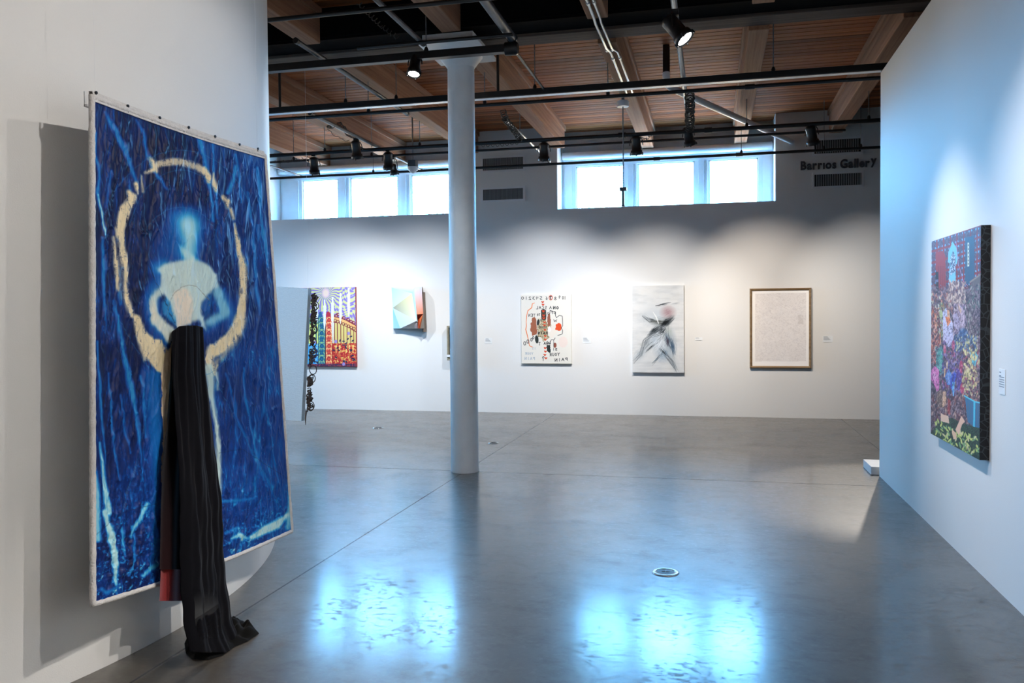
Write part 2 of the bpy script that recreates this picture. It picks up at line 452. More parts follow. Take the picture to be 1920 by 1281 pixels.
# ------------------------------------------------------------------ trees outside, seen washed out through the glass
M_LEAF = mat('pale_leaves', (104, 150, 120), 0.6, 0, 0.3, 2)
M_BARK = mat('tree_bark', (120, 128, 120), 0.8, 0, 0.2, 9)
def tree(x, y, h, seed, label):
    rnd = random.Random(seed)
    root = thing('tree', label, 'tree', (x, y, -2.0))
    mb = MB(); tips = []
    mb.tube([(x, y, -2), (x + .1, y, 1), (x - .1, y + .1, h * .55), (x + .1, y, h)], .2, 9, radii=[.26, .2, .13, .03])
    for k in range(34):
        z = rnd.uniform(1.2, h); a = rnd.uniform(0, 2 * PI); l = rnd.uniform(1.2, 2.6)
        p0 = Vector((x, y, z)); p2 = p0 + Vector((math.cos(a) * l, math.sin(a) * l, rnd.uniform(.2, 1.0)))
        p1 = (p0 + p2) / 2 + Vector((0, 0, rnd.uniform(-.2, .3)))
        mb.tube([p0, p1, p2], .03, 6, radii=[.05, .025, .008]); tips += [p1, p2, (p1 + p2) / 2]
    mb.build('trunk', M_BARK, root)
    mb = MB()
    for p in tips:
        for k in range(26):
            c = p + Vector((rnd.gauss(0, .35), rnd.gauss(0, .35), rnd.gauss(0, .3)))
            a = Vector((rnd.gauss(0, 1), rnd.gauss(0, 1), rnd.gauss(0, 1))).normalized() * .07
            b = a.orthogonal().normalized() * .035
            mb.add([c - a, c + b, c + a, c - b], [(0, 1, 2, 3)])
    lv = mb.build('foliage', M_LEAF, root)
    return root
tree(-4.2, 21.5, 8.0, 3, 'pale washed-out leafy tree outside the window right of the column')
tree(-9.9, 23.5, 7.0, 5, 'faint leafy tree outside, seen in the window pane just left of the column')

# ================================================================== COLUMN, BEAMS, GIRDER
CX, CY = -2.62, 8.69
col = thing('round_column', 'tall round white-painted column with a flared capital standing on the concrete floor', 'column', (CX, CY, 0))
MB().lathe([(0, .152), (.012, .156), (.03, .150), (4.345, .144)], (CX, CY, 0), n=48).build('shaft', M_COLP, col)
MB().lathe([(4.345, .150), (4.36, .158), (4.46, .235)], (CX, CY, 0), n=48).build('capital', M_COLP, col)
MB().box(CX - .30, CX + .33, 8.17, 8.93, 4.46, 4.50).box(CX - .27, CX + .27, 8.22, 8.9, 4.50, GIRD_Z + .0).build('cap_plate', M_COLP, col, 0.004)

beams = [(-8.62, 'far left timber ceiling beam, ending above the left-hand window'),
         (-7.10, 'timber ceiling beam meeting the left-hand window at its left jamb'),
         (-5.60, 'timber ceiling beam at far left, seen just past the curved wall'),
         (-4.06, 'timber ceiling beam left of the column, above the spotlight with the glowing lens'),
         (-2.535, 'timber ceiling beam springing from the top of the round column'),
         (-1.065, 'timber ceiling beam with the two bright conduits under it'),
         (0.46, 'timber ceiling beam over the right half of the right-hand window'),
         (1.90, 'timber ceiling beam nearest the right wall, ending above the gallery name')]
for i, (bx, lab) in enumerate(beams):
    end = 14.14 if (i in (7,) ) else 14.655
    if not (w1[0] < bx - .1 and bx + .1 < w1[1]) and not (w2[0] < bx - .1 and bx + .1 < w2[1]): end = 14.14
    mb = MB().box(bx - .1, bx + .1, 8.83, end, BEAM_Z, DECK - .001)
    mb.box(bx - .125, bx + .125, 8.83, end, DECK - .09, DECK - .002)
    tag(mb.build('ceiling_beam', M_BEAM, bevel=0.008, loc=(bx, 11.4, BEAM_Z)), lab, 'beam', 'timber beams between girder and far wall')
near_lab = {-4.06: 'near timber beam in front of the girder, just right of the curved wall',
            -2.535: 'near timber beam in front of the girder, above the column cap',
            -1.065: 'near timber beam in front of the girder, crossed by two bright conduits',
            0.46: 'x'}
for bx, lab in near_lab.items():
    if bx == 0.46: lab = 'near timber beam in front of the girder, its end just showing at top right'
    mb = MB().box(bx - .1, bx + .1, 1.0, 8.09, BEAM_Z, DECK - .001)
    mb.box(bx - .125, bx + .125, 1.0, 8.09, DECK - .09, DECK - .002)
    tag(mb.build('ceiling_beam', M_BEAM, bevel=0.008, loc=(bx, 4.5, BEAM_Z)), lab, 'beam', 'timber beams in front of the girder')
tag(MB().box(-13.9, 8.9, 8.54, 8.82, GIRD_Z, DECK - .001).build('main_girder', M_GIRD, bevel=0.008, loc=(-2.6, 8.68, GIRD_Z)),
    'long timber girder crossing the ceiling above the round column', 'girder')
tag(MB().box(-13.9, 8.9, 8.10, 8.535, 4.60, DECK - .001).box(-13.9, 8.9, 8.12, 8.16, 4.575, 4.6).build('steel_ledger', M_LEDG, loc=(-2.6, 8.3, 4.6)),
    'black steel ledger running along the near face of the timber girder', 'steel beam')
tag(MB().box(1.98, 2.5, 8.9, 9.6, 4.2, DECK - .001).build('air_duct', M_BLACK, bevel=0.01, loc=(2.2, 9.2, 4.2)),
    'dark duct box under the ceiling behind the top of the right-hand wall', 'duct')

# ================================================================== LIGHTING GRID
GZ = 4.15
bx_all = [b for b, _ in beams]
def rod_top(x, y):
    inside = any(abs(x - b) < .1 for b in bx_all) and (y > 8.83 or (y < 8.09 and x > -4.3 and x < .6))
    return BEAM_Z if inside else DECK
def rods(root, y, z, pixels, r=.005, clampz=None):
    for px, py in pixels:
        x = at_y(px, py, y).x
        MB().tube([(x, y, z), (x, y, rod_top(x, y))], r, 6).build('hanger_rod', M_STEEL if r < .01 else M_BLACK, root)
        MB().lathe([(0, .018), (.05, .022), (.075, .012)], (x, y, z - .02), n=12).build('rod_clamp', M_BLACK, root)
def xpipe(name, label, y, z, x0, x1, r, m=M_TUBE, rodpx=(), couplers=()):
    root = thing(name, label, 'pipe', (x0, y, z), 'steel pipes of the lighting grid')
    MB().tube([(x0, y, z), (x1, y, z)], r, 14).build('tube', m, root)
    for cxx in couplers:
        MB().lathe([(0, r * 1.35), (.1, r * 1.35)], (cxx, y, z), (1, 0, 0), 14).build('coupler', m, root)
    rods(root, y, z + r * .5, rodpx)
    return root
def ypipe(name, label, x, z, y0, y1, r, m=M_GREYP):
    root = thing(name, label, 'pipe', (x, y0, z), 'steel pipes of the lighting grid')
    MB().tube([(x, y0, z), (x, y1, z)], r, 14).build('tube', m, root)
    for yy in (y0, y1):
        MB().lathe([(-.012, r * 1.18), (.03, r * 1.18)], (x, yy, z), (0, 1 if yy == y0 else -1, 0), 14).build('end_cap', M_BLACK, root)
    return root

# rectangular black trunking: near (ends above the column) and middle (full width)
r_ = thing('black_trunking', 'near black trunking crossing before the column top, carrying the glowing lamp at left', 'track', (-2.1, 7.6, GZ))
MB().box(-9, -1.80, 7.56, 7.64, 4.12, 4.19).build('channel', M_BLACK, r_, 0.003)
MB().lathe([(0, .06), (.10, .065), (.12, .05)], (-1.86, 7.6, 4.155), (1, 0, 0), 16).build('end_clamp', M_BLACK, r_)
rods(r_, 7.6, 4.18, [(799, 80)])
r_ = thing('black_trunking', 'middle black rectangular trunking running the full width behind the column', 'track', (-2.1, 9.2, GZ))
MB().box(-9, 1.95, 9.16, 9.25, 4.14, 4.205).build('channel', M_BLACK, r_, 0.003)
MB().box(-9, 1.95, 9.165, 9.245, 4.132, 4.1395).build('sheen_strip', mat('underside_sheen_metal', (190, 196, 202), 0.22, 0.85, 0.1, 20), r_)  # pale metal strip stands for the reflection on the black underside
rods(r_, 9.2, 4.2, [(648, 190), (743, 190), (1003, 180), (1450, 150)])
for px in (525, 934):
    x = at_y(px, 200, 9.2).x
    MB().tube([(x, 9.2, 4.2), (x, 9.2, rod_top(x, 9.2))], .016, 10).lathe([(0, .03), (.02, .03)], (x, 9.2, rod_top(x, 9.2) - .02), n=12).build('hanger_post', M_BLACK, r_)

xpipe('grid_pipe', 'nearest dark grid pipe, thin, crossing the top left above the trunking', 6.35, GZ, -9, -1.2, .018, M_BLACK)
xpipe('grid_pipe', 'dark grid pipe crossing the white column cap', 7.30, GZ + .03, -3.2, -1.72, .017, M_TUBE)
xpipe('grid_pipe', 'dark grid pipe just under the middle black trunking', 9.52, GZ, -9, 1.95, .021, M_TUBE,
      [(691, 225), (909, 205), (1140, 190)], (.35,))
xpipe('grid_pipe', 'dark grid pipe that most of the wall spotlights hang from', 11.6, GZ, -9.5, 4.5, .028, M_TUBE,
      [(609, 280), (787, 270), (975, 262), (1400, 240), (1629, 223)], (-6.9, -1.25, -.1))
xpipe('grid_pipe', 'thin dark pipe between the spotlight pipe and the window pipe', 12.09, GZ, -9.5, 1.75, .018, M_BLACK, [(697, 300), (551, 312)])
xpipe('grid_pipe', 'dark grid pipe closest to the far wall, crossing both windows', 13.48, GZ, -9.5, 4.5, .022, M_TUBE,
      [(700, 325), (1390, 287), (1545, 280), (1614, 272)], (-.9, .36))

ypipe('grid_pipe', 'near grey cross pipe at the top, left of the column', -2.6, GZ + .06, 4.6, 7.42, .022)
ypipe('grid_pipe', 'grey cross pipe bridging the near and middle trunking, left of the column', -3.73, GZ + .087, 7.12, 10.02, .024)
ypipe('grid_pipe', 'grey cross pipe at left above the tilted black spotlight', -4.83, GZ + .06, 9.56, 11.9, .024)
ypipe('grid_pipe', 'thick grey pipe dropping from the top edge to the clamp right of the column', -1.79, GZ + .092, 5.0, 7.6, .042)
ypipe('grid_pipe', 'thin dark pipe right of the column, ending in a small cap', -1.81, GZ + .04, 7.66, 9.15, .014, M_TUBE)
ypipe('grid_pipe', 'grey cross pipe at upper right, under the lit lamp', -.30, GZ + .086, 5.4, 11.7, .026, M_STEEL)
ypipe('grid_pipe', 'short silver pipe with a coiled cable, right of the column', -2.585, GZ + .055, 10.5, 13.5, .024, M_STEEL)
ypipe('grid_pipe', 'short silver pipe beside the hanging dome detector', -4.84, GZ + .05, 12.15, 13.7, .016, M_STEEL)
ypipe('grid_pipe', 'short pipe across the left end of the left-hand window', -7.1, GZ + .05, 12.1, 13.75, .016, M_GREYP)

# drain pipe: black drop, white elbow, sloping run to the far wall
dp = thing('drain_pipe', 'white drain pipe sloping down across the ceiling to the wall beside the gallery name', 'pipe', (-.53, 10.2, 4.6))
MB().tube([(-.53, 10.25, DECK), (-.53, 10.25, 4.56)], .042, 14).build('black_drop', M_BLACK, dp)
MB().tube([(-.53, 10.25, 4.58), (-.53, 10.25, 4.49), (-.515, 10.28, 4.44), (-.46, 10.36, 4.405), (-.37, 10.5, 4.40)], .043, 14).build('elbow', M_WHITE, dp)
MB().tube([(-.40, 10.46, 4.40), at_y(1485, 266, YW)], .042, 14).build('sloping_pipe', M_WHITE, dp)
MB().lathe([(0, .07), (.012, .07)], at_y(1485, 266, YW - .013), (0, 1, 0), 20).build('wall_flange', M_WHITE, dp)

# pair of bright conduits under a beam, over the girder
def conduit(label, x, xb, r):
    root = thing('conduit', label, 'conduit', (x, 4.5, BEAM_Z))
    z = BEAM_Z - r - .004
    pts = [(x, 3.0, z), (x, 8.0, z), (x + .0, 8.12, z - .02), (x + .01, 8.9, z - .02), (x + .012, 9.0, z), (xb, 9.12, z), (xb, 10.9, z)]
    MB().tube(pts, r, 10).build('tube', M_COND, root)
    for yy in (7.6, 8.98, 9.3):
        xx = x if yy < 9.05 else xb
        MB().lathe([(0, r * 1.5), (.05, r * 1.5)], (xx, yy, z), (0, 1, 0), 10).build('coupling', M_COND, root)
conduit('left of two bright conduits running under the middle ceiling beam', -1.09, -1.06, .014)
conduit('right of two bright conduits running under the middle ceiling beam', -1.035, -.985, .012)

# pendant drop on a rod with a small bracket at its end
p0 = at_y(1168, 196, 10.95)
pd = thing('pendant_sensor', 'white round ceiling box with thin rod and bracket hanging before the right-hand window', 'sensor', (p0.x, 10.95, p0.z))
zc = BEAM_Z
MB().lathe([(0, .075), (.05, .08), (.075, .07)], (p0.x, 10.95, p0.z - .03), n=24).build('ceiling_box', M_WHITE, pd)
MB().tube([(p0.x, 10.95, p0.z), (p0.x, 10.95, zc)], .02, 8).build('stem', M_STEEL, pd)
pe = at_y(1170.5, 352, 10.95)
MB().tube([(p0.x, 10.95, p0.z - .02), (p0.x, 10.95, pe.z)], .008, 8).build('drop_rod', M_STEEL, pd)
MB().box(p0.x - .045, p0.x + .045, 10.9, 11.0, pe.z - .04, pe.z).build('bracket', M_GREYP, pd, .004)
MB().box(p0.x - .02, p0.x + .012, 10.93, 10.97, pe.z - .235, pe.z - .04).box(p0.x - .02, p0.x + .02, 10.9, 10.97, pe.z - .245, pe.z - .225).build('sensor_arm', M_GREYP, pd, .004)

# dome detector on a stem
d0 = at_y(774, 301, 12.3)
dd = thing('dome_detector', 'grey box with white dome hanging on a rod before the left-hand window', 'detector', (d0.x, 12.3, d0.z))
MB().tube([(d0.x, 12.3, d0.z), (d0.x, 12.3, DECK)], .011, 8).build('rod', M_STEEL, dd)
MB().box(d0.x - .065, d0.x + .065, 12.24, 12.36, d0.z - .1, d0.z + .0).build('box', M_GREYP, dd, .008)
MB().lathe([(0, .085), (-.02, .085), (-.05, .07), (-.085, .035), (-.1, .008)], (d0.x, 12.3, d0.z - .1), n=24).build('dome', M_WHITE, dd)

# coiled cables
def coil_pts(path, r, turns, jitter=0.0, seed=1):
    rnd = random.Random(seed); path = [Vector(p) for p in path]
    seg = [(path[i + 1] - path[i]).length for i in range(len(path) - 1)]; tot = sum(seg); out = []
    n = int(turns * 10)
    for i in range(n + 1):
        s = tot * i / n; k = 0
        while k < len(seg) - 1 and s > seg[k]: s -= seg[k]; k += 1
        p = path[k].lerp(path[k + 1], min(1, s / seg[k])); d = (path[k + 1] - path[k]).normalized()
        e1 = d.orthogonal().normalized(); e2 = d.cross(e1); a = 2 * PI * turns * i / n
        rr = r * (1 + rnd.uniform(-jitter, jitter))
        out.append(p + e1 * math.cos(a) * rr + e2 * math.sin(a) * rr)
    return out
def coiled(label, path, r, turns, wire=.005, seed=1):
    o = MB().tube(coil_pts(path, r, turns, .25, seed), wire, 6).build('coiled_cable', M_CABLE, loc=path[0])
    tag(o, label, 'cable', 'coiled lamp cables')
coiled('coiled black cable along the cross pipe above the tilted left spotlight', [at_y(635, 231, 10.3), at_y(652, 250, 10.9), at_y(672, 262, 11.5)], .03, 16)
coiled('coiled black cable sagging left of the tilted spotlight', [Vector((-4.83, 10.2, GZ + .03)), at_y(615, 238, 11.3), at_y(622, 248, 11.35), at_y(638, 262, 11.4), at_y(656, 263, 11.5)], .02, 9, .004, 2)
coiled('coiled black cable hanging from the middle trunking right of the column', [at_y(943, 208, 9.6), at_y(948, 225, 10.0), at_y(966, 248, 11.0), at_y(975, 262, 11.5)], .035, 20, .005, 3)
coiled('wavy black cable under the spotlight pipe right of the column', [at_y(900, 273, 11.62), at_y(940, 272, 11.62), at_y(972, 268, 11.62)], .018, 8, .004, 4)
coiled('tightly coiled black cable hanging above the spotlight in front of the right-hand window', [at_y(1292, 178, 9.6), at_y(1294, 205, 10.4), at_y(1293, 242, 11.5)], .05, 24, .007, 5)
coiled('loose black cable on the pipe at the left end of the left-hand window', [at_y(514, 304, 12.05), at_y(548, 302, 12.0), at_y(585, 293, 11.7)], .02, 6, .004, 6)
coiled('coiled black cable beside the middle spotlight in front of the right-hand window', [at_y(1200, 258, 11.65), at_y(1210, 263, 11.9), at_y(1222, 250, 11.7)], .018, 6, .004, 7)
coiled('thin looping cable near the top left ceiling', [at_y(672, 5, 7.3), at_y(695, 28, 7.3), at_y(715, 48, 7.3), at_y(745, 70, 7.3)], .02, 12, .0035, 8)

# ------------------------------------------------------------------ spotlights
def spotlight(px, py, y, aim, label, lit=False, L=.24, r=.068, power=0, size=60, blend=.7, color=(1, .93, .86), hang=.10, pipe_z=None, steep=.45):
    """px,py = middle of the can in the photograph, y = its distance; a can in a U yoke with a flared front"""
    c = at_y(px, py, y)
    d = (Vector(aim) - c); d = Vector((d.x * steep, d.y * steep, d.z)).normalized()
    root = thing('spotlight', label, 'spotlight', c, 'track spotlights')
    back, front = -L * .5, L * .5
    MB().lathe([(back - .012, r * .45), (back, r * .8), (back + .02, r * .95), (back + .05, r * .93), (front - .06, r * .93), (front - .055, r * 1.12), (front - .02, r * 1.2), (front, r * 1.2), (front, r * .98), (front - .02, r * .95)],
               c, d, 28, True).build('can', M_BLACK, root)
    e1 = d.orthogonal().normalized(); e2 = d.cross(e1)
    for k in range(4):
        a = PI / 4 + k * PI / 2; q = c + d * (front - .01) + (e1 * math.cos(a) + e2 * math.sin(a)) * r * 1.22
        MB().tube([q - d * .015, q + d * .02], .008, 8).build('gel_clip', M_BLACK, root)
    MB().lathe([(front - .012, r * .93), (front - .008, r * .93)], c, d, 28).build('lens', M_LENS if lit else M_DLENS, root)
    side = Vector((d.y, -d.x, 0)); side = side.normalized() if side.length > .05 else Vector((1, 0, 0))
    top = c + Vector((0, 0, hang + .02)) - Vector((d.x, d.y, 0)) * .02
    ps = []
    for k in range(13):
        a = PI * k / 12; w = math.cos(a); h = math.sin(a)
        ps.append(c + side * (w * r * 1.32) + (top - c) * (min(1, h * 1.25)))
    MB().tube(ps, .006, 6).build('yoke', M_BLACK, root)
    pz = pipe_z if pipe_z is not None else GZ
    tz = max(top.z + .01, pz - .02)
    MB().tube([top - Vector((0, 0, .01)), (top.x, top.y, tz)], .011, 8).box(top.x - .03, top.x + .03, top.y - .025, top.y + .025, tz - .02, tz + .03).build('clamp', M_BLACK, root)
    if power: lamp('spotlight_beam', tuple(c + d * (front + .01)), aim, power, size, blend, color, .04, root)
    return root
WALLP = 600
spotlight(589, 311, 11.66, (-6.7, YW, .8), 'leftmost black spotlight, before the left-hand window, nearest the curved wall', power=WALLP * .68, size=86, blend=1.0, color=(.95, .97, 1))
spotlight(668, 281, 11.1, (-5.3, YW, 1.0), 'tilted black spotlight hanging highest in front of the left-hand window', hang=.09, pipe_z=4.21)
spotlight(728, 302, 11.62, (-5.2, YW, .75), 'black spotlight left of the dome detector, the upper of an overlapping pair', power=WALLP * .68, size=86, blend=1.0, color=(.95, .97, 1))
spotlight(738, 318, 12.08, (-4.3, YW, 1.2), 'smaller black spotlight tucked under its neighbour beside the dome detector', L=.15, r=.055, hang=.14)
spotlight(1020, 285, 11.66, (-2.9, YW, .7), 'black spotlight just left of the right-hand window, under the silver pipe', power=WALLP * .8, size=84, blend=1.0, color=(.97, .97, 1))
spotlight(1193, 273, 11.66, (-0.95, YW, .6), 'black spotlight beside the thin hanging rod, before the right-hand window', power=WALLP * .8, size=80, blend=1.0)
spotlight(1291, 256, 11.66, (1.05, YW, 1.3), 'black spotlight at the foot of the thick coiled cable, before the right-hand window', power=WALLP * .7, size=62, blend=1.0, color=(1, .86, .72))
spotlight(1522, 254, 11.66, (2.6, YW, 1.5), 'black spotlight at far right, in front of the wall vent above the gallery name', power=WALLP * .36, size=60, blend=1.0)
spotlight(778, 122, 7.58, (-2.9, 4.6, 0.2), 'black spotlight with a glowing lens hanging from the near trunking left of the column', lit=True, power=260, size=50, blend=.8, L=.21, r=.055, hang=.06)
spotlight(1268, 55, 7.0, (1.67, 6.5, 1.5), 'black spotlight with glowing lens at the top, aimed at the right wall painting', lit=True, power=300, size=50, blend=1.0, L=.24, r=.07, color=(1, .95, .93), hang=.10, steep=1.0)
# unseen lamps without cans, some read off the light, some added for bounce
lamp('unseen_lamp', (1.35, 2.3, 4.1), (-2.7, 4.0, 1.1), 275, 70, .5, (1, .95, .89), .03)
lamp('unseen_lamp', (1.4, 4.1, 4.1), (-2.75, 4.3, 1.4), 90, 60, .4, (1, .92, .86), .03)
lamp('track_lamp_for_hanging_panel', (-1.0, 4.4, 4.1), (-5.3, 9.3, 1.4), 760, 46, .9, (.80, .91, 1), .06)
lamp('unseen_lamp', (1.2, 3.2, 4.1), (-2.45, 3.7, 0), 420, 27, .8, (1, .93, .84), .03)
lamp('track_lamp_near_right_wall', (-.2, 4.3, 4.1), (1.67, 4.8, 1.3), 330, 66, 1.0, (1, .95, .95), .04)
lamp('unseen_lamp', (-.2, 1.5, 4.1), (1.67, 1.5, 1.3), 1000, 80, 1.0, (1, .93, .86), .04)  # added so the right wall bounces light onto the left one
lamp('unseen_lamp', (-.2, -1.5, 4.1), (1.67, -1.8, 1.3), 800, 80, 1.0, (1, .93, .86), .04)  # also added for bounce off the right wall, farther back
lamp('unseen_lamp', (-2, -2.3, 4.1), (-2, -5, 1.3), 600, 100, 1.0, (1, .93, .86), .04)  # added to wash the rear wall for its bounce
lamp('track_lamp_beyond_partition', (2.5, 12.7, 4.05), (1.45, 8.6, 0), 900, 24, .5, (1, .9, .78), .03)

# ================================================================== PAINT TOOLS
def homography(src, dst):
    A = []; b = []
    for (x, y), (u, v) in zip(src, dst):
        A.append([x, y, 1, 0, 0, 0, -u * x, -u * y]); b.append(u)
        A.append([0, 0, 0, x, y, 1, -v * x, -v * y]); b.append(v)
    h = np.linalg.solve(np.array(A, float), np.array(b, float))
    return np.append(h, 1).reshape(3, 3)

class Paint:
    """colours for a grid of points; shapes are given in image pixels, mapped onto the artwork by its four corners"""
    def __init__(s, S, T, corners_st, corners_px, base=(255, 255, 255)):
        Hm = homography(corners_st, corners_px)  # surface points mapped to image pixels, where the shapes were traced
        w = Hm[2, 0] * S + Hm[2, 1] * T + 1
        s.x = (Hm[0, 0] * S + Hm[0, 1] * T + Hm[0, 2]) / w
        s.y = (Hm[1, 0] * S + Hm[1, 1] * T + Hm[1, 2]) / w
        s.c = np.empty(S.shape + (3,)); s.c[:] = base
        s.k = 1.0; s.ox = 0.0; s.oy = 0.0
    def zoom(s, ox, oy, k): s.ox, s.oy, s.k = ox, oy, k; return s     # later shapes are in pixels of an enlarged image crop
    def _p(s, pts): return [(s.ox + a / s.k, s.oy + b / s.k) for a, b in pts]
    def noise(s, fx, fy, seed, octaves=3, rot=0.0):
        """smooth noise 0..1, fx/fy features per 100 units"""
        out = 0; amp = 1; tot = 0; rng = np.random.RandomState(seed)
        X = s.x * math.cos(rot) + s.y * math.sin(rot); Y = -s.x * math.sin(rot) + s.y * math.cos(rot)
        for o in range(octaves):
            G = rng.rand(64, 64)
            u = X * fx / 100 * 2 ** o + rng.rand() * 64; v = Y * fy / 100 * 2 ** o + rng.rand() * 64
            iu = np.floor(u).astype(int); iv = np.floor(v).astype(int); fu = u - iu; fv = v - iv
            fu = fu * fu * (3 - 2 * fu); fv = fv * fv * (3 - 2 * fv)
            a = G[iv % 64, iu % 64]; b = G[iv % 64, (iu + 1) % 64]; c = G[(iv + 1) % 64, iu % 64]; d = G[(iv + 1) % 64, (iu + 1) % 64]
            out = out + amp * ((a * (1 - fu) + b * fu) * (1 - fv) + (c * (1 - fu) + d * fu) * fv); tot += amp; amp *= .55
        return out / tot
    def blend(s, m, col):
        m = np.clip(m, 0, 1)[..., None]; s.c[:] = s.c * (1 - m) + np.asarray(col, float) * m
    def stroke_mask(s, pts, r, soft=.6, raw=False):
        """pts in image or enlarged-crop pixels; r number or list"""
        if not raw: pts = s._p(pts)
        k = 1 if raw else s.k
        rs = [r] * len(pts) if np.isscalar(r) else list(r)
        rs = [q / k for q in rs]; soft = soft / k
        m = np.zeros(s.x.shape)
        if len(pts) == 1: pts = pts * 2; rs = rs * 2
        for i in range(len(pts) - 1):
            (ax, ay), (bx, by) = pts[i], pts[i + 1]; R = max(rs[i], rs[i + 1]) + soft
            sel = (s.x > min(ax, bx) - R) & (s.x < max(ax, bx) + R) & (s.y > min(ay, by) - R) & (s.y < max(ay, by) + R)
            if not sel.any(): continue
            x = s.x[sel]; y = s.y[sel]; dx, dy = bx - ax, by - ay; L = dx * dx + dy * dy + 1e-9
            t = np.clip(((x - ax) * dx + (y - ay) * dy) / L, 0, 1)
            d = np.hypot(x - ax - t * dx, y - ay - t * dy); rr = rs[i] + (rs[i + 1] - rs[i]) * t
            mm = np.clip((rr + soft * .5 - d) / max(soft, 1e-6), 0, 1)
            m[sel] = np.maximum(m[sel], mm)
        return m
    def stroke(s, pts, r, col, soft=.6, a=1.0): s.blend(s.stroke_mask(pts, r, soft) * a, col); return s
    def poly_mask(s, pts, wob=None):
        pts = s._p(pts); xs = [p[0] for p in pts]; ys = [p[1] for p in pts]
        X = s.x + (wob[0] if wob else 0); Y = s.y + (wob[1] if wob else 0)
        m = np.zeros(s.x.shape, bool); n = len(pts); j = n - 1
        for i in range(n):
            xi, yi = pts[i]; xj, yj = pts[j]
            if yi != yj:
                m ^= ((yi > Y) != (yj > Y)) & (X < (xj - xi) * (Y - yi) / (yj - yi) + xi)
            j = i
        return m.astype(float)
    def poly(s, pts, col, a=1.0, wob=None): s.blend(s.poly_mask(pts, wob) * a, col); return s
    def oval_mask(s, c, rx, ry, ang=0, soft=.25):
        (x0, y0), = s._p([c]); rx, ry = rx / s.k, ry / s.k
        dx = s.x - x0; dy = s.y - y0; ca, sa = math.cos(ang), math.sin(ang)
        q = np.hypot((dx * ca + dy * sa) / rx, (-dx * sa + dy * ca) / ry)
        return np.clip((1 + soft * .5 - q) / soft, 0, 1)
    def oval(s, c, rx, ry, col, ang=0, soft=.25, a=1.0): s.blend(s.oval_mask(c, rx, ry, ang, soft) * a, col); return s

def grid_mesh(name, P, paint, m, parent=None, alpha=None, smooth=True, loc=None):
    """P: (rows, cols, 3) points; paint: (rows, cols, 3) sRGB 0..255 at the points"""
    nr, nc = P.shape[:2]; o0 = np.array(loc if loc is not None else (0, 0, 0), float)
    me = bpy.data.meshes.new(name)
    idx = np.arange(nr * nc).reshape(nr, nc)
    F = np.stack([idx[:-1, :-1], idx[:-1, 1:], idx[1:, 1:], idx[1:, :-1]], -1).reshape(-1, 4)
    me.vertices.add(nr * nc); me.vertices.foreach_set('co', (P - o0).reshape(-1).astype(np.float32))
    me.loops.add(F.size); me.loops.foreach_set('vertex_index', F.reshape(-1).astype(np.int32))
    me.polygons.add(len(F)); me.polygons.foreach_set('loop_start', (np.arange(len(F)) * 4).astype(np.int32))
    me.update(calc_edges=True); me.validate()
    me.polygons.foreach_set('use_smooth', [smooth] * len(F))
    if paint is not None:
        at = me.attributes.new('paint', 'FLOAT_COLOR', 'POINT')
        c = np.ones((nr * nc, 4), np.float32); c[:, :3] = lin(np.clip(paint, 0, 255)).reshape(-1, 3)
        if alpha is not None: c[:, 3] = alpha.reshape(-1)
        at.data.foreach_set('color', c.reshape(-1))
    me.materials.append(m)
    o = bpy.data.objects.new(name, me); COL.objects.link(o)
    if parent is not None: o.parent = parent; o.location = Vector(o0) - wloc(parent)
    else: o.location = o0
    return o

def st_grid(s0, s1, t0, t1, nc, nr):
    return np.meshgrid(np.linspace(s0, s1, nc), np.linspace(t1, t0, nr))

M_CANVAS = painted('painted_canvas', 0.55, 0.35, bump=0.3)
M_PAPER = painted('painted_paper', 0.75, 0.2)
M_QUILT = painted('cyanotype_cotton', 0.5, 0.3, sheen=0.02, bump=0.05, bscale=300)

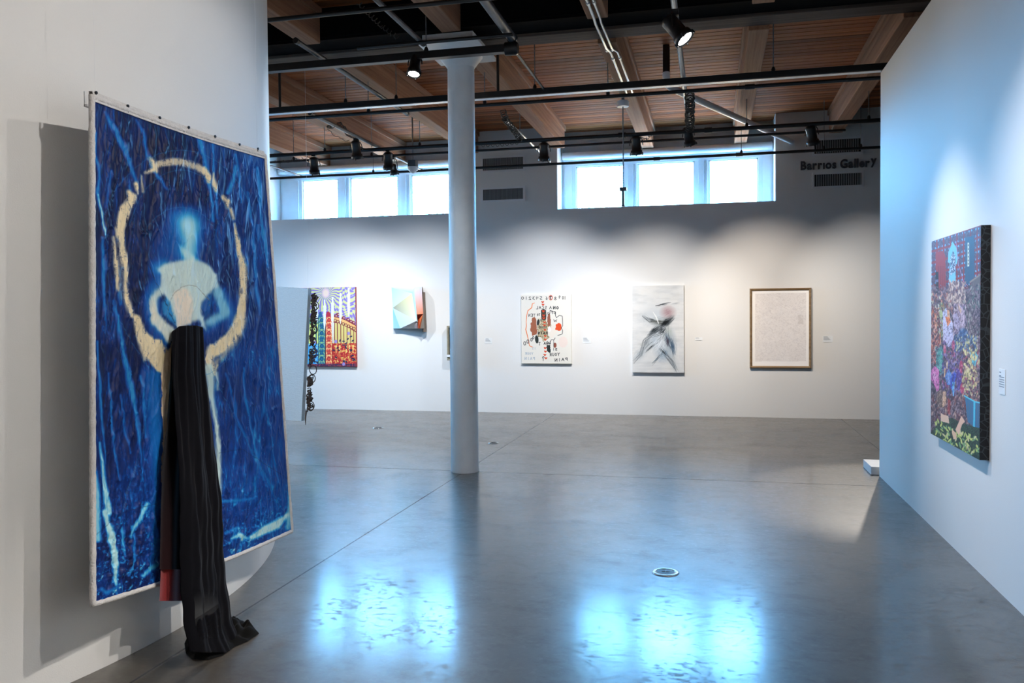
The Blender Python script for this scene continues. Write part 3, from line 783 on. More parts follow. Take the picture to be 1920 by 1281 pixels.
# ------------------------------------------------------------------ letters as brush strokes (unit box, y down)
GL = {'0': [[(.5, 0), (.1, .3), (.1, .7), (.5, 1), (.9, .7), (.9, .3), (.5, 0)]], 'O': [[(.5, .05), (.1, .35), (.15, .75), (.5, 1), (.9, .7), (.85, .3), (.5, .05)]],
      '1': [[(.5, 0), (.5, 1)]], '2': [[(.1, .2), (.5, 0), (.85, .25), (.1, 1), (.9, 1)]], '3': [[(.1, .05), (.8, .15), (.4, .45), (.9, .75), (.1, 1)]],
      '4': [[(.2, 0), (.15, .5), (.8, .5)], [(.8, 0), (.75, 1)]], '5': [[(.85, 0), (.2, 0), (.2, .45), (.8, .6), (.7, .95), (.1, 1)]],
      '6': [[(.8, 0), (.2, .5), (.2, .9), (.6, 1), (.85, .7), (.5, .5), (.2, .7)]], '7': [[(.1, .05), (.85, .05), (.4, 1)]],
      '8': [[(.5, .5), (.15, .25), (.5, 0), (.85, .25), (.5, .5), (.1, .8), (.5, 1), (.9, .8), (.5, .5)]], '9': [[(.8, .4), (.4, .5), (.2, .2), (.6, 0), (.85, .3), (.7, 1)]],
      'A': [[(0, 1), (.5, 0), (1, 1)], [(.2, .65), (.8, .65)]], 'C': [[(.9, .1), (.4, 0), (.1, .5), (.4, 1), (.9, .9)]],
      'E': [[(.9, 0), (.15, 0), (.15, 1), (.9, 1)], [(.15, .5), (.7, .5)]], 'F': [[(.9, 0), (.15, 0), (.15, 1)], [(.15, .5), (.7, .5)]],
      'H': [[(.1, 0), (.1, 1)], [(.9, 0), (.9, 1)], [(.1, .5), (.9, .5)]], 'I': [[(.5, 0), (.5, 1)]], 'L': [[(.15, 0), (.15, 1), (.9, 1)]],
      'N': [[(.1, 1), (.1, 0), (.9, 1), (.9, 0)]], 'P': [[(.15, 1), (.15, 0), (.85, .1), (.8, .5), (.15, .55)]],
      'R': [[(.15, 1), (.15, 0), (.85, .1), (.8, .45), (.15, .5), (.9, 1)]], 'S': [[(.85, .1), (.3, 0), (.15, .3), (.85, .65), (.7, .95), (.1, .95)]],
      'T': [[(0, .02), (1, .02)], [(.5, 0), (.5, 1)]], 'U': [[(.1, 0), (.15, .85), (.5, 1), (.85, .85), (.9, 0)]],
      'W': [[(0, 0), (.25, 1), (.5, .3), (.75, 1), (1, 0)]], 'Y': [[(0, 0), (.5, .5), (1, 0)], [(.5, .5), (.5, 1)]],
      '?': [[(.1, .15), (.5, 0), (.85, .25), (.5, .5), (.5, .7)], [(.5, .95), (.5, 1)]], ' ': []}
def write(pt, text, x0, y0, x1, h, r, col, mirror=True, slant=0.0, a=1.0):
    """text spread from x0 to x1; mirrored glyphs when mirror"""
    n = len(text); step = (x1 - x0) / n; w = step * .72
    for i, ch in enumerate(text):
        for st in GL[ch]:
            q = [((1 - u if mirror else u) * w + x0 + i * step, y0 + v * h + slant * i) for u, v in st]
            pt.stroke(q, r, col, 1.2, a)

def box_back(mb, x0, x1, y0, y1, z0, z1): return mb.box(x0, x1, y0, y1, z0, z1)
def corners(px, Y): return [at_y(x, y, Y) for x, y in px]

def wall_canvas(name, label, cat, px, Y, thick, nc, nr, paintfn, side_mat, surf, base, extra=None):
    """a flat work on the far wall, face at Y, px = TL,TR,BR,BL corners measured on the photo"""
    c = corners(px, Y)
    x0 = (c[0].x + c[3].x) / 2; x1 = (c[1].x + c[2].x) / 2; z0 = (c[2].z + c[3].z) / 2; z1 = (c[0].z + c[1].z) / 2
    root = thing(name, label, cat, ((x0 + x1) / 2, Y + thick, (z0 + z1) / 2))
    S, T = st_grid(x0, x1, z0, z1, nc, nr)
    pt = Paint(S, T, [(x0, z1), (x1, z1), (x1, z0), (x0, z0)], px, base)
    paintfn(pt)
    P = np.stack([S, np.full(S.shape, Y), T], -1)
    grid_mesh('painted_face' if surf is M_CANVAS else 'drawn_sheet', P, pt.c, surf, root, loc=((x0 + x1) / 2, Y, (z0 + z1) / 2))
    MB().box(x0 - .002, x1 + .002, Y + .0015, YW - .001, z0 - .002, z1 + .002).build('stretcher' if surf is M_CANVAS else 'backing', side_mat, root)
    return root, (x0, x1, z0, z1), pt

# ================================================================== FAR WALL WORKS
# -- gate painting ------------------------------------------------
def paint_gate(p):
    p.zoom(570, 530, 7.535)
    X = (p.x - 570) * 7.535; Y = (p.y - 530) * 7.535
    dx = X - 305; dy = Y - 150; r = np.hypot(dx, dy * .9); th = np.arctan2(dy, dx)
    wv = np.sin(th * 24 + np.sin(r / 42 + X / 80) * 2.2 + r / 60) ; far = np.sin((Y + 50 * np.sin(X / 42.0 + Y / 90.0) - X * .35) / 8.5)
    k = np.clip((r - 90) / 150, 0, 1); f = wv * (1 - k) + (far * .6 + wv * .7) * k
    p.c[:] = (206, 214, 136); p.blend((f > .1) * 1.0, (132, 118, 192)); p.blend((f > -.15) * (f < .1) * 1.0, (176, 172, 204))
    p.oval((305, 148), 52, 66, (214, 186, 196), soft=.3).oval((305, 148), 34, 44, (226, 204, 190), soft=.3)
    # ground parts
    dark_red = (120, 28, 46); red = (196, 46, 40); yel = (214, 196, 120)
    p.poly([(420, 520), (560, 560), (640, 620), (735, 700), (735, 860), (400, 860), (400, 520)], yel)
    for x in (430, 470, 518, 560, 606, 655, 700): p.stroke([(x, 560), (x + 4, 860)], 5, dark_red, 2)
    p.stroke([(420, 560), (500, 570), (600, 610), (680, 665), (735, 700)], 6, dark_red, 2)
    band = [(415, 478), (500, 495), (590, 530), (670, 575), (735, 612)]
    p.stroke([(a, b + 34) for a, b in band], 36, (228, 178, 110), 2); p.stroke(band, 6, dark_red, 2)
    for i in range(8):
        x = 440 + i * 38; y = 522 + i * 17; p.oval((x, y + 12), 21, 23, dark_red, soft=.2).oval((x, y + 12), 12, 14, yel, soft=.3)
    for x, y in ((340, 440), (450, 470), (480, 450), (560, 500), (620, 525), (660, 550), (700, 570)):
        p.oval((x, y), 26, 22, (128, 40, 62), .4, .3).oval((x + 4, y), 9, 8, (226, 200, 190))
    p.poly([(400, 858), (742, 858), (742, 1195), (400, 1195)], red)
    n = p.noise(60, 60, 4, 2); p.blend((Y > 858) * (X > 400) * (n > .64) * 1.0, (226, 180, 96)); p.blend((Y > 858) * (X > 400) * (n < .36) * 1.0, (160, 34, 44))
    for x in (455, 505, 600, 645, 695):
        p.stroke([(x, 890), (x, 990)], 6, (236, 206, 120)).oval((x, 900), 13, 17, (236, 206, 120)).oval((x, 940), 10, 9, (236, 206, 120))
    # left: yellow bars and blue base
    p.poly([(0, 540), (205, 520), (205, 860), (0, 860)], (222, 232, 130))
    for x in (20, 60, 118, 172): p.stroke([(x, 560), (x, 860)], 8, (24, 96, 110), 2)
    p.poly([(0, 530), (90, 500), (205, 520), (205, 575), (0, 575)], (88, 150, 120))
    p.poly([(0, 858), (206, 858), (206, 1195), (0, 1195)], (52, 158, 226))
    p.blend((Y > 858) * (X < 206) * (n > .6) * 1.0, (150, 210, 214)); p.stroke([(150, 890), (150, 1000)], 8, (226, 226, 110))
    # pillars
    def pillar(x0, x1, yt, c1, c2, c3, seed):
        p.poly([(x0, yt), (x1, yt), (x1 + 2, 1145), (x0, 1145)], c1)
        cx_ = (x0 + x1) / 2
        g = np.abs(np.sin((X - cx_) / 11.0 + .5 * np.sin(Y / 21.0)) * np.cos((Y) / 19.0 + np.cos((X - cx_) / 15.0)))
        m = p.poly_mask([(x0 + 5, yt + 5), (x1 - 5, yt + 5), (x1 - 5, 1140), (x0 + 5, 1140)])
        p.blend(m * (g < .17), c2)
        for k, yy in enumerate(range(int(yt) + 45, 1110, 92)):
            p.oval((cx_, yy), 22, 30, c3, soft=.25).oval((cx_, yy), 13, 19, c1, soft=.3)
            p.stroke([(x0 + 10, yy + 46), (cx_, yy + 36), (x1 - 10, yy + 46)], 3.5, c2)
        p.stroke([(x0, yt), (x0, 1145)], 4, tuple(v * .6 for v in c1)).stroke([(x1, yt), (x1, 1145)], 4, tuple(v * .6 for v in c1))
    pillar(202, 300, 480, (30, 106, 138), (150, 196, 130), (16, 70, 112), 1)
    pillar(308, 398, 480, (222, 84, 60), (244, 206, 140), (150, 36, 50), 2)
    p.poly([(196, 480), (215, 410), (245, 400), (262, 480)], (40, 90, 140)).poly([(308, 478), (322, 412), (350, 405), (378, 440), (378, 478)], (176, 40, 60))
    # white spires
    for x, y0, y1, w in ((178, 212, 570, 20), (290, 240, 690, 18), (402, 205, 570, 20), (514, 150, 590, 19), (630, 78, 490, 20)):
        p.poly([(x - w * .6, y0), (x + w * .6, y0), (x + w * .5, y0 + 70), (x + w, y0 + 95), (x + w * .9, y0 + 330 if y0 + 330 < y1 else y1), (x, y1), (x - w * .9, y0 + 330 if y0 + 330 < y1 else y1), (x - w, y0 + 95), (x - w * .5, y0 + 70)], (226, 234, 246))
        p.poly([(x - w * 1.1, y0 + 88), (x + w * 1.1, y0 + 88), (x + w * 1.1, y0 + 102), (x - w * 1.1, y0 + 102)], (232, 238, 248))
    p.poly([(383, 560), (425, 560), (415, 850), (402, 850)], (226, 226, 226), .85)
    # leaves and pale discs, dark foot
    rnd = random.Random(3)
    for k in range(46):
        x = rnd.choice((rnd.uniform(400, 735), rnd.uniform(90, 200))); y = rnd.uniform(880, 1130)
        p.oval((x, y), 20, 10, (38, 34, 66), rnd.uniform(0, 3), .25)
    for x, y in ((665, 765), (620, 800), (690, 825), (560, 830), (510, 820), (595, 860), (560, 885)): p.oval((x, y), 20, 10, (46, 44, 78), rnd.uniform(0, 3), .25)
    p.poly([(0, 1145), (760, 1150), (760, 1200), (0, 1200)], (64, 40, 74)); m = p.poly_mask([(0, 1145), (760, 1150), (760, 1200), (0, 1200)]); p.blend(m * (n > .55), (150, 60, 66))
    for x, y in ((630, 720), (448, 832), (563, 1155), (150, 838)): p.oval((x, y), 21, 25, (150, 134, 196), soft=.2)
M_REDS = mat('red_canvas_edge', (150, 34, 50), 0.6)
wall_canvas('gate_painting', 'painting of ornate gates under a swirling violet sky, behind the crooked hanging panel', 'painting',
            [(562, 539.5), (665.5, 539.5), (668.5, 688.5), (564, 686)], YW - .05, .05, 330, 440, paint_gate, M_REDS, M_CANVAS, (200, 200, 200))

# -- mirrored writing canvas --------------------------------------
def paint_words(p):
    p.zoom(970, 545, 8.836)
    X = (p.x - 970) * 8.836; Y = (p.y - 545) * 8.836
    n = p.noise(30, 30, 8, 3); wob = ((n - .5) * 3, (p.noise(30, 30, 9, 3) - .5) * 3); ink = (34, 36, 38)
    p.blend((n - .4) * .5, (228, 222, 208))
    p.poly([(500, 640), (560, 560), (640, 590), (650, 700), (580, 790), (530, 730)], (234, 222, 208), .7, wob)
    p.oval((760, 850), 75, 90, (232, 214, 204), 0, .2, .9)
    p.poly([(395, 480), (480, 480), (500, 560), (560, 520), (560, 620), (505, 660), (510, 740), (545, 770), (430, 860), (400, 780), (350, 770), (335, 650), (345, 560)], (186, 170, 134), .95, wob)
    m = p.poly_mask([(395, 480), (480, 480), (500, 560), (560, 520), (560, 620), (505, 660), (510, 740), (545, 770), (430, 860), (400, 780), (350, 770), (335, 650), (345, 560)], wob)
    p.blend(m * (p.noise(90, 90, 3, 2) > .56), (120, 104, 76)); p.blend(m * (p.noise(70, 70, 5, 2) < .36), (214, 204, 176))
    p.poly([(330, 460), (395, 440), (400, 560), (340, 560)], (216, 206, 180), .8, wob)
    p.poly([(245, 450), (280, 438), (318, 470), (320, 560), (332, 640), (330, 735), (250, 745), (245, 690), (222, 680), (220, 540), (245, 530)], (156, 92, 66), 1, wob)
    p.poly([(505, 400), (530, 375), (552, 420), (555, 560), (515, 600), (500, 480)], (150, 92, 70), 1, wob)
    p.poly([(640, 560), (690, 535), (728, 560), (732, 640), (700, 675), (636, 655)], (222, 78, 30), 1, wob)
    p.oval((348, 530), 22, 52, (40, 44, 44), .15).oval((326, 812), 29, 66, (40, 48, 44), -.1)
    p.poly([(495, 905), (552, 905), (555, 1020), (535, 1035), (498, 1010)], (34, 42, 40), 1, wob)
    p.oval((628, 905), 25, 42, (140, 74, 56)).oval((535, 640), 26, 44, (242, 244, 248))
    p.poly([(400, 320), (470, 315), (480, 480), (410, 480)], (70, 60, 46), 1, wob)
    org = (206, 66, 30)
    p.stroke([(285, 205), (248, 220), (240, 285), (175, 335), (155, 420), (148, 520), (152, 590), (142, 650), (165, 740), (185, 820), (205, 920), (255, 942)], [4, 6, 7, 7, 6, 5, 6, 8, 7, 6, 6, 7], (230, 122, 60), 2)
    for (x, y) in ((422, 192), (428, 236), (435, 345), (440, 415), (440, 462), (455, 530), (455, 580), (462, 655), (468, 755), (470, 815), (466, 955), (472, 1012), (462, 1068), (480, 1122)):
        p.stroke([(x - 14, y - 8), (x, y + 8)], 10, org, 2).stroke([(x + 14, y - 8), (x, y + 8)], 9, org, 2)
    p.stroke([(400, 330), (435, 312), (470, 330), (478, 400), (474, 470), (440, 492), (408, 470), (402, 400), (400, 330)], 6, ink, 2)
    p.stroke([(540, 390), (545, 330), (580, 340), (635, 355), (635, 420), (650, 450), (700, 412), (745, 425), (750, 500), (752, 580), (730, 620), (752, 660), (745, 720), (700, 735), (672, 745)], 4.5, ink, 2)
    p.stroke([(630, 785), (610, 820), (570, 815), (545, 850), (555, 890)], 4.5, ink, 2).stroke([(605, 820), (608, 940)], 4, ink, 2)
    write(p, '012345', 62, 100, 430, 48, 4, ink); write(p, '6', 470, 100, 515, 52, 4, ink)
    p.oval((555, 118), 32, 42, (196, 70, 48)).oval((555, 118), 22, 32, (226, 210, 200)); write(p, '7', 535, 95, 585, 50, 7, ink)
    write(p, '8', 612, 105, 665, 52, 4, ink); write(p, '9', 685, 85, 735, 52, 4, ink); write(p, '01', 745, 95, 810, 52, 4, ink)
    write(p, 'LACS', 312, 262, 505, 44, 4, ink); write(p, 'A', 535, 262, 580, 42, 4, ink); write(p, 'NO', 595, 265, 700, 42, 6, ink)
    write(p, 'NET', 185, 390, 310, 44, 4, ink); write(p, 'OT', 330, 385, 385, 36, 4, ink); write(p, '0', 500, 360, 535, 40, 4, ink); write(p, 'FO', 560, 350, 650, 40, 4, ink)
    write(p, 'W', 605, 480, 675, 40, 4, ink); write(p, 'S', 380, 480, 420, 30, 4, ink); write(p, 'RUOY', 365, 590, 500, 40, 4, ink); write(p, 'NIAP', 345, 685, 520, 42, 5.5, ink)
    write(p, 'T', 355, 860, 400, 50, 4, ink); write(p, 'AH', 445, 855, 520, 40, 5, ink); write(p, 'W', 500, 840, 575, 50, 5, ink)
    write(p, 'IS', 590, 955, 675, 36, 5, ink); write(p, 'RUOY', 540, 1038, 715, 46, 4.5, ink, slant=-3); write(p, 'NIAP', 625, 1125, 850, 46, 5, ink, slant=-6); write(p, '?', 420, 1095, 462, 70, 6, ink)
    gb = (142, 160, 178)
    write(p, 'SI', 250, 945, 320, 36, 3, gb, a=.8); write(p, 'RUOY', 135, 1030, 275, 36, 3.5, gb, a=.9); write(p, 'NIAP', 125, 1110, 310, 42, 3.5, gb, a=.9)
    for x, y, s_ in ((125, 882, 1), (178, 850, 1), (238, 820, .8), (268, 785, .7)):
        p.stroke([(x + 18 * s_ * math.cos(t) , y + 30 * s_ * math.sin(t)) for t in np.linspace(0, 6.5, 12)], 5, ink, 2)
M_CREAM = mat('cream_canvas_edge', (226, 222, 212), 0.7)
wall_canvas('word_painting', 'cream canvas with mirror-written words, brown patches and a red blob, right of the column', 'painting',
            [(976.5, 553.5), (1070.5, 552.5), (1071.5, 681), (978.5, 682.5)], YW - .045, .045, 340, 470, paint_words, M_CREAM, M_CANVAS, (228, 224, 214))

# -- charcoal figure on paper -------------------------------------
def paint_charcoal(p):
    p.zoom(1175, 525, 6.925); rnd = random.Random(11)
    n = p.noise(6, 14, 2, 4); p.blend((n - .35) * .9, (186, 190, 192)); p.blend((p.noise(5, 5, 6, 3) - .5) * .6, (230, 226, 216)); p.blend(np.clip((p.noise(3, 40, 16, 2) - .62) * 3, 0, .12), (170, 172, 172))
    def scrub(x0, y0, x1, y1, w, num, col, a, r=(1, 4)):
        r = (.8, min(r[1] * .62, 4.2)); w = w * 1.25
        for k in range(int(num * 1.9)):
            o = rnd.gauss(0, w); dx, dy = x1 - x0, y1 - y0; L = math.hypot(dx, dy); nx, ny = -dy / L, dx / L
            t0 = rnd.uniform(0, .45); t1 = rnd.uniform(.55, 1); b = rnd.gauss(0, w * .5)
            p.stroke([(x0 + dx * t0 + nx * o, y0 + dy * t0 + ny * o), (x0 + dx * .5 + nx * (o + b), y0 + dy * .5 + ny * (o + b)), (x0 + dx * t1 + nx * o * .8, y0 + dy * t1 + ny * o * .8)], [r[0], rnd.uniform(*r), r[0]], col, 3.5, a * rnd.uniform(.3, .9))
    gy = (120, 128, 134); dk = (38, 44, 48); bl = (84, 104, 122)
    p.oval((390, 470), 170, 110, (196, 202, 206), 0, 1.2, .8); p.oval((540, 430), 80, 70, (176, 150, 152), 0, 1.1, .8)
    for (x, y, rx, ry, an, c_, a_) in ((430, 640, 120, 60, -.9, (120, 128, 132), .55), (520, 560, 90, 36, -.7, (60, 66, 68), .6), (360, 560, 70, 30, .3, (120, 126, 126), .5), (560, 820, 60, 130, 0, (120, 138, 152), .5),
                                       (300, 820, 130, 50, -.9, (160, 170, 176), .5), (200, 960, 120, 50, -.9, (186, 192, 196), .5), (480, 950, 110, 80, .6, (150, 168, 182), .5), (400, 760, 120, 80, -.6, (190, 200, 208), .6), (590, 1060, 50, 130, -.4, (180, 188, 192), .45)):
        p.oval((x, y), rx, ry, c_, an, 1.3, a_)
    for k in range(70):
        path = rnd.choice(([(610, 505), (520, 590), (420, 660), (270, 745)], [(600, 500), (450, 640), (240, 800), (190, 980), (90, 1090)], [(560, 520), (470, 640), (430, 720), (300, 760)],
                           [(540, 580), (530, 740), (600, 900), (610, 1000)], [(430, 880), (500, 980), (590, 1080), (645, 1190)], [(330, 1090), (420, 990), (500, 940)], [(240, 950), (340, 860), (450, 780), (490, 730)]))
        ox, oy = rnd.gauss(0, 12), rnd.gauss(0, 12); g_ = rnd.choice((30, 60, 100, 150, 225))
        p.stroke([(a_ + ox + rnd.gauss(0, 7), b_ + oy + rnd.gauss(0, 7)) for a_, b_ in path], [.6] + [rnd.uniform(1, 3.2) for _ in path[1:-1]] + [.5], (g_, g_ + 6, g_ + 10), 3, rnd.uniform(.4, .9))
    scrub(470, 470, 610, 400, 26, 22, (150, 110, 116), .4); scrub(200, 460, 320, 560, 12, 14, gy, .6); scrub(240, 500, 420, 560, 8, 14, dk, .55)
    scrub(300, 560, 560, 550, 14, 26, (92, 96, 92), .6, (2, 8)); scrub(270, 740, 430, 600, 12, 26, dk, .7, (2, 7)); scrub(430, 620, 620, 500, 14, 30, dk, .7, (2, 7))
    scrub(440, 600, 560, 540, 8, 20, (14, 18, 20), .85, (3, 8)); scrub(200, 920, 300, 740, 14, 22, gy, .6); scrub(110, 1060, 230, 880, 22, 24, (150, 160, 166), .55)
    scrub(240, 940, 420, 800, 5, 10, dk, .7); scrub(300, 900, 470, 760, 40, 40, (176, 188, 198), .5, (2, 7)); scrub(420, 720, 520, 640, 20, 24, dk, .6, (2, 6))
    scrub(500, 700, 540, 880, 16, 34, bl, .6, (2, 7)); scrub(520, 740, 540, 880, 8, 16, (70, 60, 70), .7, (2, 6)); scrub(570, 760, 610, 990, 12, 26, (60, 84, 108), .65, (2, 6))
    scrub(540, 600, 560, 760, 16, 20, (170, 180, 170), .5); scrub(430, 900, 520, 1040, 24, 34, (130, 150, 166), .6, (2, 7)); scrub(430, 900, 520, 1000, 5, 10, dk, .7)
    scrub(520, 960, 640, 1180, 10, 22, gy, .55); scrub(320, 1090, 440, 990, 5, 10, (110, 124, 134), .7); scrub(380, 980, 520, 1060, 20, 18, (170, 184, 196), .6, (3, 8))
    scrub(380, 346, 600, 300, 5, 10, dk, .6); scrub(560, 330, 740, 300, 5, 6, gy, .4); p.stroke([(380, 346), (440, 335), (480, 318)], [3, 4, 2], dk, 3)
    p.stroke([(345, 425), (385, 490), (415, 575)], [3, 9, 6], (232, 234, 232), 5, .9); p.stroke([(205, 480), (300, 560), (330, 552)], 4, (60, 64, 66), 5, .7)
    scrub(350, 980, 480, 720, 50, 16, (236, 240, 244), .7, (2, 6)); scrub(120, 540, 300, 480, 40, 18, (170, 178, 184), .25)
    scrub(80, 850, 300, 850, 10, 10, (170, 172, 168), .3)
M_PAPERB = mat('paper_edge', (226, 226, 222), 0.8)
wall_canvas('charcoal_drawing', 'unframed tall paper with a dark charcoal figure, second artwork right of the column', 'drawing',
            [(1185.5, 536), (1284, 535), (1280, 699), (1186, 698.5)], YW - .05, .05, 300, 500, paint_charcoal, M_PAPERB, M_PAPER, (216, 217, 216))

# -- framed pale work ---------------------------------------------
Yf = YW - .03
fr_px = [(1405.5, 541), (1521, 540), (1521.5, 691.5), (1406, 690)]
def paint_pale(p):
    p.zoom(1395, 530, 7.535)
    n = p.noise(24, 60, 2, 4, .5); n2 = p.noise(60, 24, 5, 4, .7); n3 = p.noise(8, 8, 7, 3)
    m = p.poly_mask([(158, 155), (880, 150), (880, 1115), (158, 1112)])
    p.blend(m, (234, 230, 228)); p.blend(m * np.clip(np.abs(n - n2) * 3, 0, 1) * .4, (196, 190, 190)); p.blend(m * (n3 > .5) * (n > .55) * .5, (240, 236, 234))
    p.blend(p.poly_mask([(765, 455), (840, 455), (840, 585), (765, 585)]) * (n2 > .4) * .35, (176, 168, 164))
    rnd = random.Random(5)
    for k in range(60):
        x, y = rnd.uniform(170, 860), rnd.uniform(170, 1100); a = rnd.uniform(-.9, .4); l = rnd.uniform(20, 60)
        p.blend(m * p.stroke_mask([(x, y), (x + l * math.cos(a), y + l * math.sin(a))], 1.6, 3) * .5, rnd.choice([(196, 188, 188), (242, 240, 238)]))
c = corners(fr_px, YW - .04)
x0, x1, z0, z1 = (c[0].x + c[3].x) / 2, (c[1].x + c[2].x) / 2, (c[2].z + c[3].z) / 2, (c[0].z + c[1].z) / 2
fr = thing('framed_print', 'large pale embossed print in a thin bronze frame under warm light', 'framed picture', ((x0 + x1) / 2, YW, (z0 + z1) / 2))
M_BRONZE = wood('bronze_frame_wood', (104, 82, 56), (160, 132, 96), 'X', 0.4)
def frame(root, x0, x1, z0, z1, w, y0, y1, m):
    """mitred moulding with a sloped face"""
    mb = MB(); o = [(x0, z0), (x1, z0), (x1, z1), (x0, z1)]; i = [(x0 + w, z0 + w), (x1 - w, z0 + w), (x1 - w, z1 - w), (x0 + w, z1 - w)]
    h = [(x0 + w * .35, z0 + w * .35), (x1 - w * .35, z0 + w * .35), (x1 - w * .35, z1 - w * .35), (x0 + w * .35, z1 - w * .35)]
    for k in range(4):
        j = (k + 1) % 4
        v = [(o[k][0], y1, o[k][1]), (o[j][0], y1, o[j][1]), (o[k][0], y0 + .008, o[k][1]), (o[j][0], y0 + .008, o[j][1]),
             (h[k][0], y0, h[k][1]), (h[j][0], y0, h[j][1]), (i[k][0], y0 + .014, i[k][1]), (i[j][0], y0 + .014, i[j][1]), (i[k][0], y1, i[k][1]), (i[j][0], y1, i[j][1])]
        mb.add(v, [(0, 1, 3, 2), (2, 3, 5, 4), (4, 5, 7, 6), (6, 7, 9, 8), (8, 9, 1, 0)])
    return mb.build('frame', m, root)
frame(fr, x0, x1, z0, z1, .036, YW - .045, YW - .001, M_BRONZE)
S, T = st_grid(x0 + .033, x1 - .033, z0 + .033, z1 - .033, 220, 290)
pt = Paint(S, T, [(x0, z1), (x1, z1), (x1, z0), (x0, z0)], fr_px, (246, 244, 242)); paint_pale(pt)
grid_mesh('print', np.stack([S, np.full(S.shape, YW - .022), T], -1), pt.c, M_PAPER, fr, loc=((x0 + x1) / 2, YW - .022, (z0 + z1) / 2))

# -- folded geometric relief --------------------------------------
def G(u, v, y):       # u, v are pixels of an enlarged image crop, y = how far it stands out
    q = at_y(720 + u / 6.571, 525 + v / 6.571, YW - y); return (q.x, q.y, q.z)
rel = thing('folded_relief', 'faceted geometric wall relief in pale yellow, blue and orange, left of the column', 'wall sculpture', at_y(765, 578, YW))
def facets(name, quads, parent):
    vs = []; fs = []; cols = []
    for pts, cs in quads:
        n = len(vs); vs += pts; fs.append(tuple(range(n, n + len(pts)))); cols += cs
    me = bpy.data.meshes.new(name); me.from_pydata([tuple(Vector(v) - wloc(parent)) for v in vs], [], fs)
    at = me.attributes.new('paint', 'FLOAT_COLOR', 'POINT')
    c = np.ones((len(vs), 4), np.float32); c[:, :3] = lin(np.array(cols, float) * .93); at.data.foreach_set('color', c.reshape(-1))
    me.materials.append(M_CANVAS); o = bpy.data.objects.new(name, me); COL.objects.link(o); o.parent = parent
    return o
A_, B_, C_, D_ = (93, 92, .10), (108, 345, .10), (115, 600, .10), (345, 165, .26)
E_, F_, H_, K_ = (380, 88, .12), (400, 505, .30), (380, 600, .12), (200, 598, .1)
g = lambda p: G(*p)
pale = (214, 236, 232); yel = (240, 234, 178)
facets('folded_body', [
    ([g(A_), g(D_), g(B_)], [(176, 222, 240), (222, 236, 214), (206, 234, 226)]),
    ([g(A_), g(E_), g(D_)], [(196, 226, 240), (226, 236, 242), (150, 200, 224)]),
    ([g(B_), g(D_), g(F_)], [(150, 150, 128), (244, 232, 168), (244, 238, 200)]),
    ([g(D_), g(E_), g((372, 88, .30)), g((412, 520, .31)), g(F_)], [(176, 216, 234), (196, 224, 240), (226, 236, 242), (250, 240, 230), (170, 206, 226)]),
    ([g(B_), g(F_), g((375, 545, .22)), g(H_), g(K_)], [(214, 232, 242), (250, 240, 232), (244, 222, 210), (246, 232, 224), (220, 236, 244)]),
    ([g(B_), g(K_), g(C_)], [(140, 200, 232), (150, 206, 236), (160, 212, 240)]),
    ([g((375, 545, .22)), g((412, 520, .31)), g((415, 598, .2)), g(H_)], [(240, 206, 190), (238, 190, 170), (236, 150, 130), (244, 214, 204)]),
    ([g((372, 88, .30)), g((465, 85, .30)), g((483, 420, .30)), g((406, 425, .31))], [(222, 226, 234), (214, 218, 228), (244, 140, 100), (240, 150, 110)]),
    ([g((406, 425, .31)), g((483, 420, .30)), g((418, 495, .2))], [(190, 60, 36), (170, 60, 40), (120, 30, 24)]),
    ([g((418, 495, .2)), g((483, 420, .30)), g((446, 598, .2)), g((420, 598, .24))], [(236, 96, 40), (244, 150, 96), (240, 110, 50), (232, 84, 36)]),
    ([g((483, 420, .30)), g((497, 600, .16)), g((446, 598, .2))], [(214, 200, 186), (190, 186, 180), (214, 190, 170)]),
], rel)
facets('folded_sides', [
    ([g(A_), G(93, 92, .001), G(108, 345, .001), g(B_)], [(150, 200, 220)] * 4), ([g(B_), G(108, 345, .001), G(115, 600, .001), g(C_)], [(130, 190, 220)] * 4),
    ([g(A_), g(E_), G(380, 88, .001), G(93, 92, .001)], [(190, 220, 236)] * 4),
    ([g(C_), g(K_), G(200, 598, .001), G(115, 600, .001)], [(160, 190, 210)] * 4), ([g(K_), g(H_), G(380, 600, .001), G(200, 598, .001)], [(170, 190, 206)] * 4),
    ([g(E_), g((372, 88, .30)), g((465, 85, .30)), G(465, 85, .001), G(380, 88, .001)], [(210, 222, 232)] * 5),
    ([g((465, 85, .30)), G(470, 85, .001), G(497, 600, .001), g((497, 600, .16)), g((483, 420, .30))], [(160, 140, 124)] * 5),
    ([g(H_), g((415, 598, .2)), g((446, 598, .2)), g((497, 600, .16)), G(497, 600, .001), G(380, 600, .001)], [(150, 150, 156)] * 6),
], rel)
MB().box(G(470, 150, .1)[0], G(486, 150, .1)[0], YW - .12, YW - .001, G(470, 640, .1)[2], G(470, 150, .1)[2]).build('back_panel', mat('taupe_board', (150, 130, 116), .7), rel)

